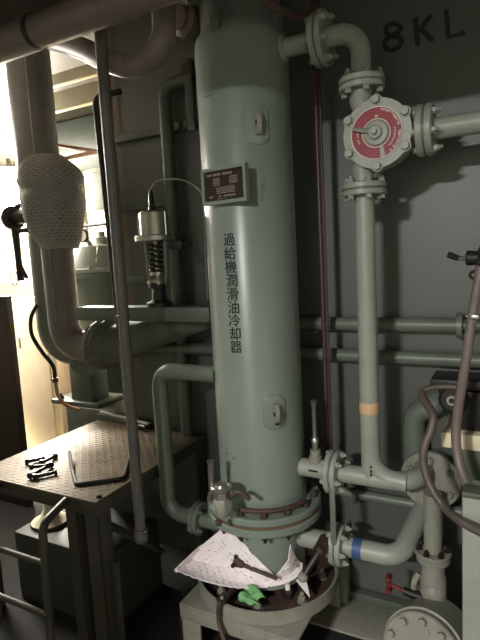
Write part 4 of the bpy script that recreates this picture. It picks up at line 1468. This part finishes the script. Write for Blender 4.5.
# lever valve with long handle at far left
wv = thing('lever_valve', 'grey flanged valve with long hanging lever and ring at the left', 'valve', onY(20, 220, 2.1))
wY = 2.12
w0 = onY(13, 218, wY)
MB().lathe([(0.066, -0.02), (0.07, -0.015), (0.07, 0.015), (0.066, 0.02)], w0, (1, -0.35, 0.05), 26).build('flange', M_dsteel, wv)
w1 = onY(26, 216, wY)
MB().tube([w0, w1, onY(36, 215, wY)], [0.04, 0.045, 0.05], 18).build('body', M_dsteel, wv)
for yy in (206, 231):
    q = onY(17, yy, wY - 0.05)
    q2 = onY(29, yy - 1, wY - 0.05)
    MB().cyl(q, q2, 0.014, n=8).build('lug_bolt', M_dsteel, wv)
l0, l1, l2 = onY(15, 228, wY - 0.05), onY(18, 255, wY - 0.05), onY(21, 281, wY - 0.05)
MB().tube([l0, l1, l2], [0.024, 0.019, 0.021], 8).build('lever', M_dsteel, wv)
MB().tube([onY(20, 265, wY - 0.05), onY(27, 278, wY - 0.05)], [0.013, 0.011], 8).build('lever_fork', M_dsteel, wv)
ring = [onY(14, 278, wY - 0.05) + Vector((math.cos(2 * math.pi * k / 20) * 0.03, 0, math.sin(2 * math.pi * k / 20) * 0.045)) for k in range(21)]
MB().tube(ring, 0.004, 6).build('ring', M_steel, wv)
MB().tube(spline([onY(26, 206, wY), onY(20, 198, wY), onY(19, 190, wY), onY(25, 184, wY)], 5), 0.008, 8).build('clip_hook', M_dsteel, wv)

# brown post at left edge, widened out of view to block bay light
BY = 2.3
bx = onY(22, 450, BY).x
tag(MB().box((bx - 2.2, BY, FZ), (bx, BY + 0.05, 1.42), 0.006).build('brown_post_blocker', M_brown), 'dark brown post at the left edge, widened out of view to block light', 'screen')

# pump foundation behind platform, pedestal, small tubes
fd = thing('machine_foundation', 'dark green machine foundation with bolted pedestal behind the platform', 'foundation', (-2.4, 2.6, FZ))
MB().box((-2.70, 2.42, FZ), (-2.06, 2.71, 0.66), 0.01).build('block', M_dkgreen, fd)
pb = onZ(90, 398, 0.69)
MB().box((pb.x - 0.26, 2.43, 0.66), (pb.x + 0.16, 2.70, 0.69), 0.004).build('base_plate', M_mdgreen, fd)
MB().box((pb.x - 0.09, 2.46, 0.69), (pb.x + 0.10, 2.62, 0.95), 0.006).build('pedestal', M_dkgreen, fd)
for dx in (-0.2, 0.12):
    bolt(fd, (pb.x + dx, 2.47, 0.69), (0, 0, 1), 0.016, M_dsteel, 0.02, stud=True)
dk = thing('cable_bundle', 'dark thin pipes running along the rear edge of the platform', 'pipe bundle', (-1.9, 2.29, 0.68))
for k, (ya, yb) in enumerate(((405, 411), (409, 417), (414, 420))):
    a, b = onZ(72, ya, 0.70), onZ(146, yb, 0.70)
    MB().tube([(tx0 - 0.02, 2.33 + k * 0.028 - 0.028, 0.672 + 0.01 * (k % 2)), (tx1 - 0.35, 2.33 + k * 0.028 - 0.028 - 0.1, 0.672 + 0.01 * (k % 2))], 0.0105, 8).build('tube', M_dsteel if k != 1 else M_steel, dk)
# black hose feeding down beside the elbow
bh = [onY(37, 305, 2.28), onY(31, 318, 2.26), onY(32, 335, 2.25), onY(42, 352, 2.25), onY(53, 366, 2.25), onY(55, 380, 2.25), onY(58, 395, 2.26), onY(66, 405, 2.27), onY(80, 410, 2.3)]
bhs = spline(bh, 7)
bho = thing('curved_hose', 'thin dark hose curving beside the green elbow with a copper end', 'hose', bh[4])
MB().tube(bhs[:36], 0.0125, 10).build('hose', M_black, bho)
MB().tube(bhs[35:], 0.011, 10).build('copper_end', M_copper, bho)
MB().cyl(bhs[34], bhs[36], 0.019, n=10).build('coupling', M_gasket, bho)

# ================================================================== BRIGHT BAY AT LEFT
cb0 = onZ(58, 438, FZ)
cab = thing('cream_cabinet', 'tall cream metal cabinet standing in the bright bay', 'cabinet', (cb0.x - 0.25, cb0.y + 0.3, FZ))
KY = 3.1
k0, k1 = onY(22, 400, KY).x, onY(56, 400, KY).x
kt = onY(40, 298, KY).z
MB().box((k0, KY, FZ), (k1, KY + 0.5, kt), 0.01).build('body', M_cream, cab)
MB().box((k0 + 0.03, KY - 0.012, FZ + 0.06), (k1 - 0.03, KY + 0.002, kt - 0.05), 0.006).build('door', M_cream, cab)
MB().box((k0 + 0.06, KY - 0.02, kt - 0.45), (k0 + 0.075, KY - 0.01, kt - 0.35), 0.003).build('handle', M_steel, cab)
k2 = onY(112, 400, KY + 0.2).x
tag(MB().box((onY(60, 400, 2.72).x, 2.72, FZ), (onY(82, 400, 2.72).x, 2.9, onY(70, 345, 2.72).z), 0.01).build('cream_locker', mat('locker_paint', (206, 178, 140), 0.55, var=0.08)), 'tan low locker behind the green elbow pipe', 'locker')
# bench with pipes at far left
bc = thing('bright_bench', 'pale bench with steel pipes in the bright bay at the left edge', 'bench', (-4.6, 3.9, FZ))
bb0 = onY(0, 300, 3.9)
MB().box((bb0.x - 0.9, 3.9, 0.0), (onY(34, 300, 3.9).x, 4.5, onY(15, 345, 3.9).z), 0.01).build('lower_body', M_cream, bc)
MB().box((bb0.x - 0.9, 4.1, onY(15, 345, 3.9).z), (onY(34, 300, 3.9).x, 4.5, onY(15, 283, 3.9).z), 0.01).build('upper_body', mat('tan_paint', (200, 176, 150), 0.6, var=0.15, scale=5), bc)
MB().box((bb0.x - 0.9, 3.95, FZ), (bb0.x - 0.8, 4.4, 0.0), 0.004).box((onY(34, 300, 3.9).x - 0.1, 3.95, FZ), (onY(34, 300, 3.9).x, 4.4, 0.0), 0.004).build('leg', M_cream, bc)
for yy in (320, 325, 330):
    q = onY(15, yy, 4.06)
    MB().tube([(bb0.x - 0.8, 4.06, q.z), (onY(34, 300, 3.9).x - 0.02, 4.06, q.z)], 0.013, 8).build('pipe', M_dsteel, bc)

# green domed tank
TKY = 3.25
tc0 = onY(99, 270, TKY)
tk = thing('domed_tank', 'pale green pressure tank with domed flanged top in the bright bay', 'tank', (tc0.x, TKY, FZ))
tr_ = (onY(124, 270, TKY) - onY(75, 270, TKY)).length / 2
zf = onY(97, 271, TKY).z
zd = onY(97, 243, TKY).z
T = Vector((tc0.x, TKY, 0))
MB().lathe([(tr_, FZ), (tr_, zf - 0.05)], T, n=40).build('vessel', M_mdgreen, tk)
MB().lathe([(tr_ + 0.03, zf - 0.05), (tr_ + 0.03, zf - 0.012)], T, n=40).build('flange', M_mdgreen, tk)
MB().lathe([(tr_ + 0.03, zf - 0.008), (tr_ + 0.03, zf + 0.02), (tr_ * 0.96, zf + 0.03), (tr_ * 0.9, zf + 0.12), (tr_ * 0.74, zf + 0.2), (tr_ * 0.5, zd - 0.02), (tr_ * 0.25, zd), (0, zd)], T, n=40, cap=False).build('dome', M_pipe, tk)
for k in range(12):
    t = 2 * math.pi * k / 12
    bolt(tk, (T.x + math.cos(t) * (tr_ + 0.012), T.y + math.sin(t) * (tr_ + 0.012), zf + 0.02), (0, 0, 1), 0.016, M_pipe, 0.02)
MB().lathe([(0.06, zd - 0.01), (0.06, zd + 0.04), (0.03, zd + 0.05), (0.03, zd + 0.09)], T + Vector((0.06, 0, 0)), n=16).build('top_nozzle', M_pipe, tk)
g0 = onY(84, 236, TKY - 0.15)
MB().lathe([(0.05, 0), (0.055, 0.01), (0.055, 0.035), (0.05, 0.04)], g0, (0.2, -1, 0), 24).build('gauge_case', M_dsteel, tk)
MB().lathe([(0.046, 0.041), (0.0, 0.042)], g0, (0.2, -1, 0), 24, False).build('gauge_face', M_white, tk)
MB().tube([g0 + Vector((0.02, 0.02, -0.04)), Vector((g0.x + 0.06, TKY - 0.1, zd - 0.1))], 0.018, 10).build('gauge_pipe', M_pipe, tk)
MB().prism([onY(86, 262, TKY - 0.2), onY(90, 247, TKY - 0.15), onY(98, 246, TKY - 0.15), onY(96, 262, TKY - 0.2)], (0, 0.06, 0)).build('rib', M_pipe, tk)
# lever line over tank
a, b = onY(75, 228, TKY - 0.1), onY(118, 222, TKY - 0.1)
tag(MB().tube([(a.x, TKY - 0.1, (a.z + b.z) / 2 + 0.0), (b.x + 0.3, TKY - 0.1, (a.z + b.z) / 2)], 0.014, 8).build('overhead_rail', M_dsteel), 'thin dark rail running just above the domed tank', 'rail')

# green hanging panel, pale post, overhead beams in the bay
PYb = 4.2
p0, p1 = onY(88, 130, PYb), onY(118, 208, PYb)
tag(MB().box((p0.x, PYb, p1.z), (p1.x + 0.5, PYb + 0.25, 2.97), 0.006).build('hanging_panel', M_dkgreen), 'dark green panel hanging from the ceiling above the tank', 'panel')
p0, p1 = onY(50, 165, 3.75), onY(112, 165, 3.75)
tag(MB().box((p0.x - 0.2, 3.75, p1.z), (p1.x + 0.5, 3.95, 2.97), 0.006).build('duct', M_dkgreen), 'dark green ventilation duct high behind the lagged pipe', 'duct')
p0 = onY(79, 190, 4.0)
tag(MB().box((p0.x - 0.035, 4.0, FZ), (p0.x + 0.035, 4.06, 2.97), 0.004).build('cream_post', M_cream), 'slim cream post between the lagged pipe and green panel', 'post')
for (xa, ya, xb, yb, Y, h, lb) in ((50, 82, 102, 64, 2.62, 0.035, 'thin cream overhead beam near the ceiling at the left'), (50, 104, 102, 88, 2.62, 0.06, 'wide cream overhead beam below the thin one at the left')):
    a, b = onY(xa, ya, Y), onY(xb, yb, Y)
    z = (a.z + b.z) / 2
    tag(MB().box((a.x - 0.3, Y, z - h), (b.x + 0.12, Y + 0.05, z + h), 0.003).build('cream_beam', M_cream), lb, 'beam', 'cream overhead beams')
for (xa, ya, xb, yb, lb) in ((56, 145, 100, 152, 'upper copper tube between lagged pipe and hanging pipe'), (58, 160, 100, 151, 'lower copper tube meeting the upper one near the hanging pipe')):
    a, b = onY(xa, ya, 2.45), onY(xb, yb, 2.3)
    tag(MB().tube([a, b], 0.012, 10).build('copper_tube', M_copper), lb, 'tube', 'copper tubes at the left')

# ================================================================== LAMPS
rl = thing('ceiling_lamp', 'small ceiling lamp hanging behind the viewer', 'lamp', ROOM_LAMP)
MB().box(ROOM_LAMP + Vector((-0.24, -0.14, 0.0)), ROOM_LAMP + Vector((0.24, 0.14, 0.07)), 0.015).build('housing', M_dkgreen, rl)
MB().box(ROOM_LAMP + Vector((-0.19, -0.09, -0.035)), ROOM_LAMP + Vector((0.19, 0.09, 0.0)), 0.012).build('diffuser', M_lens, rl)
MB().box(ROOM_LAMP + Vector((-0.03, -0.03, 0.07)), ROOM_LAMP + Vector((0.03, 0.03, 0.28)), 0.004).build('hanger', M_dkgreen, rl)
fl_ = thing('floodlight', 'glaring floodlight panel shining in the bay at the left edge', 'floodlight', BAY_LAMP)
dF = (Vector((-2.0, 1.6, 1.5)) - BAY_LAMP).normalized()
rotF = dF.to_track_quat('-Z', 'Y').to_matrix()
m = MB()
m.box((-0.34, -0.22, 0.0), (0.34, 0.22, 0.08), 0.02)
m.v = [rotF @ v + BAY_LAMP for v in m.v]
m.build('housing', M_dsteel, fl_)
m = MB()
m.box((-0.5, -0.36, -0.02), (0.5, 0.36, 0.0), 0.006)
m.v = [rotF @ v + BAY_LAMP for v in m.v]
m.build('diffuser', M_lens2, fl_)
MB().tube([BAY_LAMP - dF * 0.06, Vector((BAY_LAMP.x, BAY_LAMP.y, 2.98)) - Vector((dF.x, dF.y, 0)) * 0.1], 0.025, 10).build('bracket', M_dsteel, fl_)

for LP, lb in ((BAY_FILL, 'long added fill lamp deep in the bright bay'), (SIDE_FILL, 'long added fill lamp at the near side of the bright bay')):  # both added as fill for the bay, housings included
  cl = thing('ceiling_lamp', lb, 'lamp', LP)
  MB().box(LP + Vector((-0.65, -0.22, 0.0)), LP + Vector((0.65, 0.22, 0.08)), 0.015).build('housing', M_dsteel, cl)
  MB().box(LP + Vector((-0.6, -0.19, -0.02)), LP + Vector((0.6, 0.19, 0.0)), 0.006).build('diffuser', M_lens2, cl)
  MB().box(LP + Vector((-0.03, -0.03, 0.08)), LP + Vector((0.03, 0.03, 0.26)), 0.004).build('hanger', M_dsteel, cl)

# upright angle behind the drip tray
ua = onY(328, 590, 2.2)
ub_ = onY(347, 590, 2.2)
tag(MB().box((ua.x, 2.2, FZ), (ub_.x, 2.21, 0.33), 0.002).box((ub_.x - 0.008, 2.21, FZ), (ub_.x, 2.25, 0.33), 0.002).build('support_angle', M_pipe2), 'pale upright steel angle just right of the drip tray', 'support')
